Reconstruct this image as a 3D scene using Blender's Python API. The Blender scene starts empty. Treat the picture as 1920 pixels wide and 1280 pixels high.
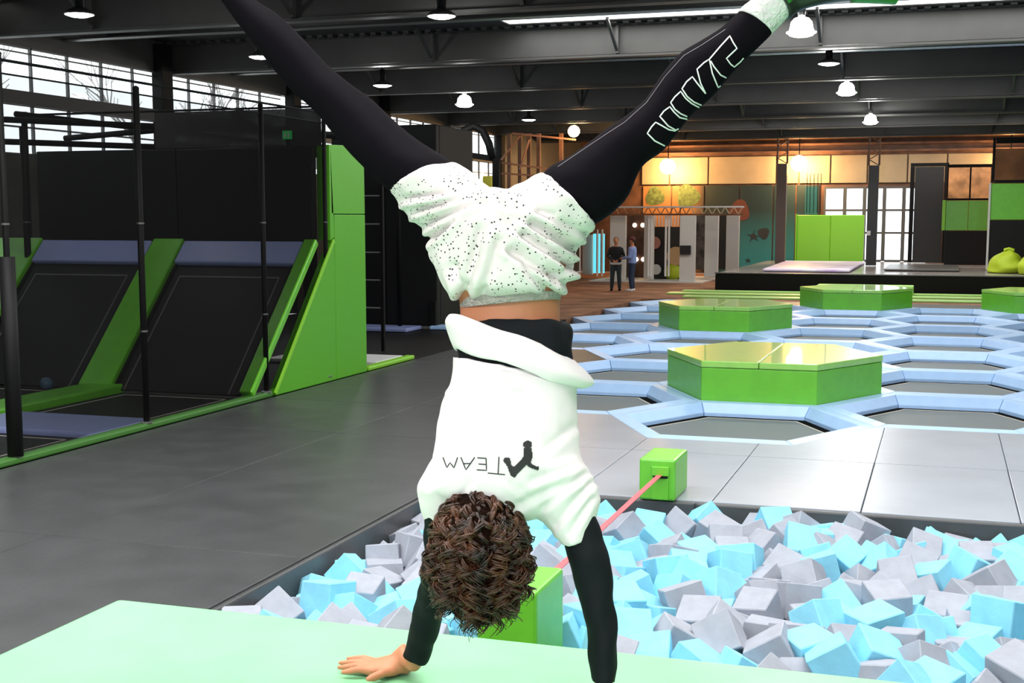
import bpy, bmesh, math, random
from mathutils import Vector, Matrix, noise
from mathutils.bvhtree import BVHTree
random.seed(7)
R = random.Random(11)
S = bpy.context.scene
COL = S.collection

# ------------------------------------------------------------------ camera, world, light, exposure
FP, PX, PY, H = 2450.0, 960.0, 700.0, 2.36
YAW = math.atan2(810, math.hypot(FP, 290)); PIT = math.atan2(290, FP)
CF = Vector((-math.sin(YAW)*math.cos(PIT), math.cos(YAW)*math.cos(PIT), -math.sin(PIT)))
CR = Vector((math.cos(YAW), math.sin(YAW), 0))
CU = CR.cross(CF)
CAM = Vector((0, 0, H))
cd = bpy.data.cameras.new('camera'); cam = bpy.data.objects.new('camera', cd); COL.objects.link(cam)
cd.sensor_width = 36; cd.lens = FP/1920*36; cd.shift_y = (PY-640)/1920.0; cd.clip_end = 300
cam.matrix_world = Matrix.Translation(CAM) @ Matrix((CR, CU, -CF)).transposed().to_4x4()
S.camera = cam
w = bpy.data.worlds.new('sky'); S.world = w; w.use_nodes = True
w.node_tree.nodes['Background'].inputs[0].default_value = (0.93, 0.97, 1.0, 1)
w.node_tree.nodes['Background'].inputs[1].default_value = 3.2
vs = S.view_settings; vs.view_transform = 'Standard'; vs.look = 'None'; vs.gamma = 1; vs.use_curve_mapping = False
vs.exposure = -0.25
S.cycles.use_denoising = True
S.cycles.max_bounces = 6; S.cycles.diffuse_bounces = 3; S.cycles.glossy_bounces = 3
S.cycles.transparent_max_bounces = 16; S.cycles.sample_clamp_indirect = 6

def light(name, kind, loc, energy, color=(1, 1, 1), size=None, size_y=None, rot=(0, 0, 0), radius=None):
    d = bpy.data.lights.new(name, kind); d.energy = energy; d.color = color
    if kind == 'AREA':
        d.shape = 'RECTANGLE'; d.size = size; d.size_y = size_y
    if radius is not None: d.shadow_soft_size = radius
    o = bpy.data.objects.new(name, d); COL.objects.link(o); o.location = loc; o.rotation_euler = rot
    return o
# daylight through the roof skylights (one strip per bay), plus an added fill behind the camera
SKYL = [(-1.5, 53.2, 12), (-4.0, -2.0, 14), (-4.0, 3.4, 14), (-1.0, 8.8, 16), (0.0, 14.6, 10), (0.6, 23.3, 17), (0.0, 33.2, 14), (-2.0, 43.4, 12)]  # first strip is added to brighten the green wall on the stage
SKYE = [420, 750, 900, 900, 480, 620, 450, 450]
for (x, y, wd), e in zip(SKYL, SKYE):
    light('skylight_glow', 'AREA', (x, y, 5.93), e, (1, 0.985, 0.96), wd, 1.25)
light('rear_fill', 'AREA', (2.0, -7.5, 3.2), 640, (0.92, 0.96, 1.0), 13, 3.6, (math.radians(90), 0, 0))  # unseen fill light, added to brighten the person and the near floor

# ------------------------------------------------------------------ helpers
def PT(px, py, d):
    return CAM + d*(CF + (px-PX)/FP*CR - (py-PY)/FP*CU)
def ray(px, py): return CF + (px-PX)/FP*CR - (py-PY)/FP*CU
def OZ(px, py, z): r = ray(px, py); return CAM + r*((z-H)/r.z)
def OX(px, py, x): r = ray(px, py); return CAM + r*(x/r.x)
def OY(px, py, y): r = ray(px, py); return CAM + r*(y/r.y)

def mat(name, col, rough=0.5, spec=0.5, bump=0.0, scale=40, var=0.0, vscale=6, metal=0, emit=None, es=0, coat=0, col2=None, sheen=0):
    m = bpy.data.materials.new(name); m.use_nodes = True
    nt = m.node_tree; b = nt.nodes['Principled BSDF']
    b.inputs['Base Color'].default_value = (*col, 1); b.inputs['Roughness'].default_value = rough
    b.inputs['Specular IOR Level'].default_value = spec; b.inputs['Metallic'].default_value = metal
    b.inputs['Coat Weight'].default_value = coat
    tc = nt.nodes.new('ShaderNodeTexCoord')
    if var or col2:
        n = nt.nodes.new('ShaderNodeTexNoise'); n.inputs['Scale'].default_value = vscale; n.inputs['Detail'].default_value = 4
        nt.links.new(tc.outputs['Object'], n.inputs['Vector'])
        r = nt.nodes.new('ShaderNodeValToRGB')
        c2 = col2 or tuple(min(1, c*(1+var)) for c in col); c1 = col if col2 else tuple(c*(1-var) for c in col)
        r.color_ramp.elements[0].color = (*c1, 1); r.color_ramp.elements[1].color = (*c2, 1)
        r.color_ramp.elements[0].position = .35; r.color_ramp.elements[1].position = .65
        nt.links.new(n.outputs['Fac'], r.inputs['Fac']); nt.links.new(r.outputs['Color'], b.inputs['Base Color'])
    if bump:
        n2 = nt.nodes.new('ShaderNodeTexNoise'); n2.inputs['Scale'].default_value = scale; n2.inputs['Detail'].default_value = 3
        nt.links.new(tc.outputs['Object'], n2.inputs['Vector'])
        bp = nt.nodes.new('ShaderNodeBump'); bp.inputs['Strength'].default_value = bump; bp.inputs['Distance'].default_value = 0.02
        nt.links.new(n2.outputs['Fac'], bp.inputs['Height']); nt.links.new(bp.outputs['Normal'], b.inputs['Normal'])
    if emit:
        b.inputs['Emission Color'].default_value = (*emit, 1); b.inputs['Emission Strength'].default_value = es
    return m
def net_mat(name, col, opacity, freq=28):
    """knotted netting: square mesh threads, the holes see-through"""
    m = bpy.data.materials.new(name); m.use_nodes = True; nt = m.node_tree; nt.nodes.clear()
    o = nt.nodes.new('ShaderNodeOutputMaterial'); mx = nt.nodes.new('ShaderNodeMixShader')
    t = nt.nodes.new('ShaderNodeBsdfTransparent'); d = nt.nodes.new('ShaderNodeBsdfDiffuse'); d.inputs[0].default_value = (*col, 1)
    n = nt.nodes.new('ShaderNodeTexNoise'); n.inputs['Scale'].default_value = 1.2
    tc = nt.nodes.new('ShaderNodeTexCoord'); nt.links.new(tc.outputs['Object'], n.inputs['Vector'])
    mr = nt.nodes.new('ShaderNodeMapRange'); mr.inputs['To Min'].default_value = opacity*0.92; mr.inputs['To Max'].default_value = min(1, opacity*1.08)
    nt.links.new(n.outputs['Fac'], mr.inputs['Value']); nt.links.new(mr.outputs['Result'], mx.inputs[0])
    nt.links.new(t.outputs[0], mx.inputs[1]); nt.links.new(d.outputs[0], mx.inputs[2]); nt.links.new(mx.outputs[0], o.inputs[0])
    return m
def glass_mat(name):
    m = bpy.data.materials.new(name); m.use_nodes = True; nt = m.node_tree; nt.nodes.clear()
    o = nt.nodes.new('ShaderNodeOutputMaterial'); mx = nt.nodes.new('ShaderNodeMixShader'); mx.inputs[0].default_value = .06
    t = nt.nodes.new('ShaderNodeBsdfTransparent'); t.inputs[0].default_value = (.96, .98, .98, 1)
    g = nt.nodes.new('ShaderNodeBsdfGlossy'); g.inputs['Roughness'].default_value = .05
    nt.links.new(t.outputs[0], mx.inputs[1]); nt.links.new(g.outputs[0], mx.inputs[2]); nt.links.new(mx.outputs[0], o.inputs[0])
    return m

class MB:
    def __init__(s): s.v = []; s.f = []; s.sm = False
    def add(s, vs_, fs):
        n = len(s.v); s.v += [Vector(p) for p in vs_]; s.f += [tuple(i+n for i in f) for f in fs]; return s
    def box(s, a, b):
        x0, y0, z0 = a; x1, y1, z1 = b
        return s.add([(x0,y0,z0),(x1,y0,z0),(x1,y1,z0),(x0,y1,z0),(x0,y0,z1),(x1,y0,z1),(x1,y1,z1),(x0,y1,z1)],
                     [(0,3,2,1),(4,5,6,7),(0,1,5,4),(1,2,6,5),(2,3,7,6),(3,0,4,7)])
    def hexa(s, bot, top):
        n = len(bot); return s.add(list(bot)+list(top), [tuple(range(n-1, -1, -1)), tuple(range(n, 2*n))] + [(i, (i+1) % n, n+(i+1) % n, n+i) for i in range(n)])
    def prism(s, poly, off):
        off = Vector(off); return s.hexa([Vector(p) for p in poly], [Vector(p)+off for p in poly])
    def tube(s, pts, rad, n=8, cap=True):
        pts = [Vector(p) for p in pts]; rs = rad if isinstance(rad, (list, tuple)) else [rad]*len(pts)
        rings = []; up = None
        for i, p in enumerate(pts):
            t = (pts[min(i+1, len(pts)-1)]-pts[max(i-1, 0)]).normalized()
            if up is None: up = Vector((0, 0, 1)) if abs(t.z) < .9 else Vector((1, 0, 0))
            u = t.cross(up)
            if u.length < 1e-5: u = t.orthogonal()
            u.normalize(); v = t.cross(u).normalized(); up = u.cross(t)
            rings.append([p+rs[i]*(math.cos(2*math.pi*k/n)*u+math.sin(2*math.pi*k/n)*v) for k in range(n)])
        return s.rings(rings, cap)
    def rings(s, rings, cap=True, close=False):
        n = len(rings[0]); base = len(s.v)
        for r in rings: s.v += [Vector(p) for p in r]
        for i in range(len(rings)-1):
            for k in range(n):
                a = base+i*n+k; b = base+i*n+(k+1) % n; s.f.append((a, b, b+n, a+n))
        if cap:
            s.f.append(tuple(base+k for k in range(n-1, -1, -1))); s.f.append(tuple(base+(len(rings)-1)*n+k for k in range(n)))
        return s
    def bar(s, a, b, wx, wz=None, up=(0, 0, 1)):
        a = Vector(a); b = Vector(b); t = (b-a).normalized(); up = Vector(up)
        if abs(t.dot(up)) > .98: up = Vector((0, 1, 0))
        u = t.cross(up).normalized(); v = u.cross(t).normalized(); wz = wz or wx
        q = [(-1, -1), (1, -1), (1, 1), (-1, 1)]
        return s.hexa([a+u*i*wx/2+v*j*wz/2 for i, j in q], [b+u*i*wx/2+v*j*wz/2 for i, j in q])
    def lathe(s, c, prof, n=20):
        c = Vector(c); return s.rings([[c+Vector((r*math.cos(2*math.pi*k/n), r*math.sin(2*math.pi*k/n), z)) for k in range(n)] for r, z in prof])
    def ell(s, c, r, n=16, m=10, M=None):
        c = Vector(c); rings = []
        for i in range(m+1):
            ph = -math.pi/2+math.pi*min(max(i/m, .02), .98)
            ring = []
            for k in range(n):
                q = Vector((r[0]*math.cos(ph)*math.cos(2*math.pi*k/n), r[1]*math.cos(ph)*math.sin(2*math.pi*k/n), r[2]*math.sin(ph)))
                ring.append(c+(M @ q if M else q))
            rings.append(ring)
        return s.rings(rings)
    def mesh(s, name, org):
        me = bpy.data.meshes.new(name); me.from_pydata([p-org for p in s.v], [], s.f); me.validate()
        bm = bmesh.new(); bm.from_mesh(me); bmesh.ops.recalc_face_normals(bm, faces=bm.faces[:]); bm.to_mesh(me); bm.free()
        if s.sm:
            for p in me.polygons: p.use_smooth = True
        return me
WO = {}
def org(o): return WO[o.name] if o else Vector((0, 0, 0))
def part(name, mb, m, parent, bev=0, label=None, smooth=False, seg=2):
    mb.sm = smooth
    me = mb.mesh(name, org(parent)); me.materials.append(m)
    o = bpy.data.objects.new(name, me); COL.objects.link(o); o.parent = parent
    WO[o.name] = org(parent).copy()
    if bev:
        b = o.modifiers.new('bevel', 'BEVEL'); b.width = bev; b.segments = seg; b.limit_method = 'ANGLE'; b.angle_limit = math.radians(35)
    if label: o['label'] = label
    return o
def tag(o, label, cat, group=None, kind=None):
    if label: o['label'] = label
    if cat: o['category'] = cat
    if group: o['group'] = group
    if kind: o['kind'] = kind
    return o
def thing(name, label, cat, base, group=None):
    o = bpy.data.objects.new(name, None); COL.objects.link(o); o.location = base; o.empty_display_size = .1
    WO[o.name] = Vector(base); return tag(o, label, cat, group)
def single(name, mb, m, label, cat, group=None, bev=0, smooth=False, kind=None):
    vs_ = mb.v; b = Vector((sum(p.x for p in vs_)/len(vs_), sum(p.y for p in vs_)/len(vs_), min(p.z for p in vs_)))
    mb.sm = smooth; me = mb.mesh(name, b); me.materials.append(m)
    o = bpy.data.objects.new(name, me); COL.objects.link(o); o.location = b; WO[o.name] = b
    if bev:
        q = o.modifiers.new('bevel', 'BEVEL'); q.width = bev; q.segments = 2; q.limit_method = 'ANGLE'; q.angle_limit = math.radians(35)
    return tag(o, label, cat, group, kind)
def struct(name, mb, m, bev=0): return single(name, mb, m, None, None, bev=bev, kind='structure')
def dup(root, loc, rotz=0, label=None, group=None):
    r = root.copy(); COL.objects.link(r); r.location = loc; r.rotation_euler = (0, 0, rotz); WO[r.name] = Vector(loc)
    if label: r['label'] = label
    if group: r['group'] = group
    for ch in list(root.children):
        c = ch.copy(); COL.objects.link(c); c.parent = r
        for g in list(ch.children):
            d = g.copy(); COL.objects.link(d); d.parent = c
    return r

# ------------------------------------------------------------------ materials
M = {}
M['black'] = mat('black_paint', (.007, .007, .007), .6, .12)
M['gap'] = mat('gap_black_cloth', (.004, .004, .004), .9, .02)  # near-black matte ring between bed and pads
M['beam'] = mat('beam_paint', (.040, .040, .038), .45, .4, var=.12, vscale=1.5)
M['deck'] = mat('roof_deck', (.035, .035, .034), .6, .4, var=.2, vscale=2)
M['mat'] = mat('dark_vinyl_mat', (.062, .064, .067), .40, .5, bump=.10, scale=14, var=.12, vscale=2.5)
M['mat_sheen'] = mat('vinyl_mat_sheen', (.31, .345, .40), .34, .6, bump=.10, scale=10, var=.06, vscale=1.6)  # same vinyl as the walkway, reflected sheen put into a lighter colour
M['sub'] = mat('floor_base', (.02, .02, .02), .8)
M['carpet'] = mat('brown_carpet', (.26, .125, .07), .75, .3, bump=.2, scale=60, var=.35, vscale=1.2)
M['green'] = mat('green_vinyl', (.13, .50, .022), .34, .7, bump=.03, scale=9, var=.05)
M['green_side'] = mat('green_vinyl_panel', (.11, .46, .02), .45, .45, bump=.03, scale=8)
M['lid'] = mat('green_vinyl_glare', (.30, .66, .10), .28, .8, bump=.03, scale=9, var=.05, coat=.5)  # same green as the block, glare on its top put into the colour
M['pale_lime'] = mat('pale_lime_vinyl', (.45, .78, .22), .35, .6)
M['lime'] = mat('lime_vinyl', (.26, .66, .035), .42, .5)
M['mint'] = mat('mint_vinyl', (.22, .56, .29), .36, .5, bump=.05, scale=5, var=.05)
M['blue'] = mat('pale_blue_vinyl', (.42, .64, .98), .38, .5, bump=.04, scale=12, var=.03)
M['dblue'] = mat('periwinkle_vinyl', (.27, .32, .60), .45, .5)
M['bed'] = mat('trampoline_bed', (.14, .165, .17), .55, .35, bump=.15, scale=160)
M['bed_dark'] = mat('dark_trampoline_bed', (.009, .009, .0095), .55, .22, bump=.1, scale=160)
M['line'] = mat('bed_stitch', (.55, .52, .46), .6)
M['dline'] = mat('dull_stitch', (.10, .10, .10), .6)
M['foam_b'] = mat('light_blue_foam', (.25, .62, .80), .85, .2, bump=.08, scale=60, var=.05, vscale=9)
M['foam_g'] = mat('light_grey_foam', (.35, .37, .43), .85, .2, bump=.08, scale=60, var=.06, vscale=9)
M['red'] = mat('slackline_webbing', (.85, .12, .14), .6)
M['white'] = mat('white_plastic', (.8, .8, .8), .4)
M['wpanel'] = mat('white_panel', (.62, .62, .60), .5)
M['steel'] = mat('steel', (.45, .45, .45), .35, metal=.9)
M['glass'] = glass_mat('window_glass')
M['lampglow'] = mat('lamp_glow', (1, 1, 1), .4, emit=(1, .99, .96), es=14)
M['warmglow'] = mat('warm_glow', (1, .9, .7), .4, emit=(1, .62, .25), es=40)
M['skyglow'] = mat('skylight_sheet', (1, 1, 1), .4, emit=(1, .98, .95), es=3)
M['beige'] = mat('beige_panel', (.42, .33, .21), .6, .4, var=.08, vscale=1)
M['brown'] = mat('brown_steel', (.16, .075, .04), .5, .5, var=.3, vscale=2)
M['frame'] = mat('window_frame', (.10, .10, .10), .45)
M['skin'] = mat('skin', (.50, .20, .10), .5, .4, bump=.02, scale=60)
M['skin'].node_tree.nodes['Principled BSDF'].inputs['Subsurface Weight'].default_value = .08
M['legging'] = mat('black_legging', (.006, .005, .007), .75, .03, bump=.03, scale=20, sheen=0)
M['sleeve'] = mat('black_sleeve', (.008, .010, .012), .65, .1, bump=.1, scale=12)
M['hair'] = mat('brown_hair', (.012, .005, .003), .34, .5, var=.6, vscale=26, col2=(.10, .034, .014))
M['shoe'] = mat('black_shoe', (.012, .02, .012), .4)
M['shoeg'] = mat('green_shoe', (.03, .25, .03), .4)
M['net'] = net_mat('safety_net', (.012, .012, .012), .33)
M['net2'] = net_mat('dense_net', (.05, .05, .05), .93)
M['tree'] = mat('bare_bark', (.30, .29, .28), .9)

# white shorts with dark speckles / ink print
def speckle():
    m = mat('speckled_white_cotton', (.84, .79, .77), .85, .2, bump=.25, scale=22)
    nt = m.node_tree; b = nt.nodes['Principled BSDF']; tc = nt.nodes.new('ShaderNodeTexCoord')
    vo = nt.nodes.new('ShaderNodeTexVoronoi'); vo.inputs['Scale'].default_value = 120; nt.links.new(tc.outputs['Object'], vo.inputs['Vector'])
    lt = nt.nodes.new('ShaderNodeMath'); lt.operation = 'LESS_THAN'; lt.inputs[1].default_value = .24; nt.links.new(vo.outputs['Distance'], lt.inputs[0])
    no = nt.nodes.new('ShaderNodeTexNoise'); no.inputs['Scale'].default_value = 14; nt.links.new(tc.outputs['Object'], no.inputs['Vector'])
    gt = nt.nodes.new('ShaderNodeMath'); gt.operation = 'GREATER_THAN'; gt.inputs[1].default_value = .47; nt.links.new(no.outputs['Fac'], gt.inputs[0])
    mu = nt.nodes.new('ShaderNodeMath'); mu.operation = 'MULTIPLY'; nt.links.new(lt.outputs[0], mu.inputs[0]); nt.links.new(gt.outputs[0], mu.inputs[1])
    mx = nt.nodes.new('ShaderNodeMixRGB'); mx.inputs[1].default_value = (.84, .79, .77, 1); mx.inputs[2].default_value = (.06, .06, .055, 1)
    nt.links.new(mu.outputs[0], mx.inputs[0]); nt.links.new(mx.outputs[0], b.inputs['Base Color']); return m
M['shorts'] = speckle()
M['shirt'] = mat('white_cotton', (.86, .81, .82), .85, .2, bump=.12, scale=14)

# ------------------------------------------------------------------ building shell
XL, XR, YB, YF, ZC = -15.5, 12.0, -8.0, 57.0, 5.98
PITX0, PITX1, PITY0, PITY1 = -4.18, 6.0, 6.2, 10.76
fl = MB()
for a, b in (((XL, YB), (PITX0, YF)), ((PITX1, YB), (XR, YF)), ((PITX0, YB), (PITX1, PITY0)), ((PITX0, PITY1), (PITX1, YF))):
    fl.box((a[0], a[1], -.30), (b[0], b[1], -.2))
floor = struct('floor', fl, M['sub'])
# vinyl mats laid edge to edge
def floor_mat(x0, y0, x1, y1, m, g=.008):
    part('mat', MB().box((x0+g/2, y0+g/2, -.198), (x1-g/2, y1-g/2, 0)), m, floor, bev=.006)
ys = [-3.0, .6, 3.1, 5.6, 8.05, 10.7, 13.0, 15.3, 17.8, 20.2, 22.875]
for i in range(len(ys)-1):
    floor_mat(-8.42, ys[i], -6.3, ys[i+1], M['mat'])
    if ys[i+1] < 15.4: floor_mat(-6.3, ys[i], -4.18, ys[i+1], M['mat'])
xs = [-4.18, -2.97, -1.77, -.555, .66, 1.87, 3.08, 4.3]
def hex_front(x):
    """front outline of the trampoline field"""
    best = 99
    for c, Y in ((-1, 16.815), (0, 15.3), (1, 16.815), (2, 15.3)):
        d = abs(x-(-2.2+2.345*c))
        if d <= .782: best = min(best, Y-1.515)
        elif d <= 1.563: best = min(best, Y-1.515*(1.563-d)/.781)
    return best if best < 90 else 15.3
brk = sorted(-2.2+2.345*c+k for c in (-1, 0, 1, 2) for k in (-1.563, -.782, .782, 1.563))
for i in range(len(xs)-1):
    floor_mat(xs[i], 10.76, xs[i+1], 13.0, M['mat_sheen'])
    x0, x1 = xs[i]+.004, xs[i+1]-.004
    top = [x1]+[b for b in reversed(brk) if x0 < b < x1]+[x0]
    part('mat', MB().prism([(x0, 13.004, -.198), (x1, 13.004, -.198)]+[(x, hex_front(x)-.004, -.198) for x in top], (0, 0, .198)), M['mat_sheen'], floor)
part('mat', MB().prism([(-6.3, 15.3, -.198), (-5.33, 15.3, -.198), (-6.12, 16.815, -.198), (-5.34, 18.33, -.198), (-6.12, 19.845, -.198), (-5.34, 21.36, -.198), (-6.12, 22.875, -.198), (-6.3, 22.875, -.198)], (0, 0, .198)), M['mat'], floor)
part('mat', MB().prism([(-8.42, 22.88, -.198), (-7.68, 22.88, -.198), (-8.42, 24.3, -.198)], (0, 0, .198)), M['mat'], floor)
for c in (-1, 1):
    X = -2.2+2.345*c; part('mat', MB().prism([(X-.78, 36.52, -.198), (X+.78, 36.52, -.198), (X+1.55, 38.03, -.198), (X-1.55, 38.03, -.198)], (0, 0, .198)), M['mat'], floor)
part('carpet', MB().box((-15.4, 38.04, -.198), (9, 56.9, .0)).box((-15.4, 29.8, -.198), (-8.46, 38.035, 0)), M['carpet'], floor, label='brown carpet at the back of the hall')
part('concrete', MB().box((-15.4, -3, -.198), (-8.43, 29.79, -.01)), M['bed_dark'], floor)
# green padded strips in front of the stage
for k, (y0, y1, x0) in enumerate(((38.9, 39.5, -7.4), (40.5, 41.1, -8.2), (42.0, 42.5, -8.0))):
    single('padded_strip', MB().box((x0, y0, .001), (9, y1, .06)), M['pale_lime'], ['pale green padded strip nearest the hexagon trampolines', 'pale green padded strip, middle of the three before the stage', 'pale green padded strip closest to the black stage'][k], 'pad', bev=.02)
# pit walls
pw = MB(); t = .10
pw.box((PITX0-t, PITY0-t, -1.3), (PITX0, PITY1+t, -.125)).box((PITX0, PITY1, -1.3), (PITX1, PITY1+t, -.125)).box((PITX0, PITY0-t, -1.3), (PITX1, PITY0, -.125)).box((PITX1, PITY0-t, -1.3), (PITX1+t, PITY1+t, -.125)).box((PITX0-t, PITY0-t, -1.4), (PITX1+t, PITY1+t, -1.3))
pit = struct('trim_1', pw, M['sub']); pit['label'] = 'dark lining of the sunken foam pit'
part('lining_pad', MB().box((PITX0, PITY0, -1.25), (PITX0+.05, PITY1, -.008)), M['mat'], pit, bev=.015)
for x0, x1 in ((PITX0+.06, -1.9), (-1.89, .9), (.91, PITX1)):
    part('lining_pad', MB().box((x0, PITY1-.06, -1.25), (x1, PITY1, -.008)), M['mat'], pit, bev=.015)

# walls
WZ0, WZ1 = 0.9, 5.36
wl = MB()
wl.box((XL-.2, YB, 0), (XL, YF, 3.48)).box((XL-.2, YB, 5.36), (XL, YF, 6.2)).box((XL-.2, 45.7, 3.48), (XL, YF, 5.36)).box((XL-.2, YB, 3.48), (XL, 12, 5.36))
wall_left = struct('wall_left', wl, M['beam'])
part('lintel', MB().box((XL-.1, 12, 4.34), (XL+.12, 45.7, 4.58)), M['beam'], wall_left)
for y in (12.3, 18.0, 23.86, 29.6, 35.2, 40.9, 45.6):
    part('column', MB().box((XL-.05, y-.2, 0), (XL+.2, y+.2, 5.9)), M['black'], wall_left, bev=.01)
n = 1; y = 12.6
while y < 45.2:
    y1 = min(y+1.03, 45.4)
    if min(abs(y+.5-c) for c in (18.0, 23.86, 29.6, 35.2, 40.9)) > .2:
        wd = MB()
        for z0, z1 in ((4.56, 5.36), (3.48, 4.36)):
            wd.box((XL-.04, y, z0), (XL+.02, y+.035, z1)); wd.box((XL-.04, y, z0), (XL+.02, y1, z0+.03)); wd.box((XL-.04, y, z1-.03), (XL+.02, y1, z1))
        wd.box((XL-.03, y, 5.24), (XL+.01, y1, 5.265)); wd.box((XL-.03, y, 3.95), (XL+.02, y1, 3.98))
        wn = struct('window_%d' % n, wd, M['frame']); n += 1
        part('pane', MB().box((XL-.015, y+.04, 4.6), (XL-.009, y1-.005, 5.33)), M['glass'], wn)
        part('pane', MB().box((XL-.015, y+.04, 3.52), (XL-.009, y1-.005, 4.32)), M['glass'], wn)
    y += 1.03
NW = n
struct('wall_right', MB().box((XR, YB, 0), (XR+.2, YF, 6.2)), M['beam'])
struct('wall_front', MB().box((XL, YB-.2, 0), (XR, YB, 6.2)), M['beam'])
# outside: ground and bare trees
struct('ground', MB().box((-60, -10, -.3), (XL-.3, 80, -.1)).box((XL-.3, YF+.3, -.3), (20, 80, -.1)), mat('pale_ground', (.5, .5, .48), .9))
def tree(base, h, seed, label):
    rr = random.Random(seed); mb = MB()
    def br(p, d, L, r, lv):
        q = p+d*L; mb.tube([p, (p+q)/2+Vector((rr.uniform(-.05, .05)*L, rr.uniform(-.05, .05)*L, 0)), q], [r, r*.85, r*.65], 5)
        if lv:
            for _ in range(3 if lv > 1 else 4):
                nd = (d+Vector((rr.uniform(-.8, .8), rr.uniform(-.8, .8), rr.uniform(-.1, .6)))).normalized()
                br(p+d*L*rr.uniform(.55, 1), nd, L*rr.uniform(.55, .8), r*.55, lv-1)
    br(Vector(base), Vector((0, 0, 1)), h*.35, .13, 4)
    single('bare_tree', mb, M['tree'], label, 'tree', 'bare trees outside the windows')
for i, yy in enumerate((21.5, 26.5, 32, 38, 44)):
    tree((XL-5-(i % 2)*1.5, yy, -.1), 9, i+3, 'bare leafless tree outside the glazed left wall, %s from the front' % ['first', 'second', 'third', 'fourth', 'fifth'][i])

# back wall
BY = YF
wb = MB()
dx0, dx1 = -4.85, -0.62           # glazed doors opening
wb.box((XL, BY, 0), (dx0, BY+.2, 6.2)).box((dx1, BY, 0), (XR, BY+.2, 6.2)).box((dx0, BY, 3.7), (dx1, BY+.2, 6.2)).box((dx0, BY, 0), (dx1, BY+.2, .55))
wall_back = struct('wall_back', wb, M['brown'])
zt = [.62, 1.78, 2.72, 3.66]
dxs = [dx0, -4.0, -3.2, -2.4, -1.62, dx1]
for i in range(5):
    d = MB(); a, b = dxs[i], dxs[i+1]
    d.box((a, BY-.06, .6), (a+.09, BY+.02, 3.7)).box((b-.06, BY-.06, .6), (b, BY+.02, 3.7))
    for z in zt: d.box((a+.09, BY-.05, z-.05), (b-.06, BY+.02, z+.04))
    wn = struct('window_%d' % (NW+i), d, M['frame'])
    for j in range(3): part('pane', MB().box((a+.1, BY, zt[j]+.05), (b-.07, BY+.01, zt[j+1]-.06)), M['glass'], wn)
# beige panels of the upper back wall
bx = [-12.7, -11.45, -9.75, -6.85, -5.9, -4.6, -3.1, -1.5, .05, 1.9, 3.9, 6]
for i in range(len(bx)-1):
    part('wall_panel', MB().box((bx[i]+.03, BY-.12, 3.85), (bx[i+1]-.03, BY-.01, 5.0)), M['beige'], wall_back, bev=.015)
for z in (5.12, 5.42, 5.68): part('purlin', MB().box((-13, BY-.3, z), (8, BY-.02, z+.08)), M['brown'], wall_back)
# painted mural boards
def mural_mat():
    m = mat('mural_paint', (.05, .10, .10), .5); nt = m.node_tree; b = nt.nodes['Principled BSDF']
    g = nt.nodes.new('ShaderNodeNewGeometry'); sp = nt.nodes.new('ShaderNodeSeparateXYZ'); nt.links.new(g.outputs['Position'], sp.inputs[0])
    rx = nt.nodes.new('ShaderNodeMapRange'); rx.inputs['From Min'].default_value = -12.6; rx.inputs['From Max'].default_value = -5; nt.links.new(sp.outputs['X'], rx.inputs['Value'])
    cr = nt.nodes.new('ShaderNodeValToRGB'); e = cr.color_ramp.elements
    e[0].color = (.45, .20, .07, 1); e[0].position = 0; e[1].color = (.012, .022, .022, 1); e[1].position = 1
    x = e.new(.28); x.color = (.36, .17, .06, 1); x = e.new(.36); x.color = (.03, .04, .03, 1); x = e.new(.6); x.color = (.012, .028, .028, 1); x = e.new(.85); x.color = (.018, .045, .045, 1)
    nt.links.new(rx.outputs['Result'], cr.inputs['Fac'])
    rz = nt.nodes.new('ShaderNodeMapRange'); rz.inputs['From Min'].default_value = 2.7; rz.inputs['From Max'].default_value = .5; nt.links.new(sp.outputs['Z'], rz.inputs['Value'])
    rk = nt.nodes.new('ShaderNodeMapRange'); rk.inputs['From Min'].default_value = -9.6; rk.inputs['From Max'].default_value = -8.2; nt.links.new(sp.outputs['X'], rk.inputs['Value'])
    mu = nt.nodes.new('ShaderNodeMath'); mu.operation = 'MULTIPLY'; nt.links.new(rz.outputs[0], mu.inputs[0]); nt.links.new(rk.outputs[0], mu.inputs[1])
    mx = nt.nodes.new('ShaderNodeMixRGB'); mx.inputs[2].default_value = (.03, .24, .27, 1); nt.links.new(mu.outputs[0], mx.inputs[0]); nt.links.new(cr.outputs[0], mx.inputs[1])
    nt.links.new(mx.outputs[0], b.inputs['Base Color']); return m
M['mural'] = mural_mat()
mus = [-12.65, -11.35, -10.95, -9.9, -8.4, -6.95, -6.0, -5.0]
for i in range(len(mus)-1):
    part('mural_board', MB().box((mus[i]+.03, BY-.08, .02), (mus[i+1]-.03, BY-.01, 3.78)), M['mural'], wall_back, bev=.01)
leafm = mat('painted_leaf', (.12, .17, .05), .7, var=.4, vscale=8); dkm = mat('painted_star', (.02, .025, .03), .7); rdm = mat('painted_flower', (.12, .035, .02), .7)
def blob(px, py, r, m, name, star=0):
    c = OY(px, py, BY-.085); p = []
    for k in range(18):
        a = 2*math.pi*k/18; rr = r*(1+.12*math.sin(3*a+px)) if not star else r*(1 if k % 4 == 0 else .34)
        p.append((c.x+rr*math.cos(a), BY-.084, c.z+rr*math.sin(a)))
    part(name, MB().prism(p, (0, -.006, 0)), m, wall_back)
blob(1228, 368, .42, leafm, 'painted_leaf'); blob(1290, 368, .5, leafm, 'painted_leaf'); blob(1386, 395, .45, rdm, 'painted_flower')
blob(1412, 443, .32, dkm, 'painted_star', 1); blob(1432, 437, .24, dkm, 'painted_leaf'); blob(1402, 488, .16, dkm, 'painted_star', 1)

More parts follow.
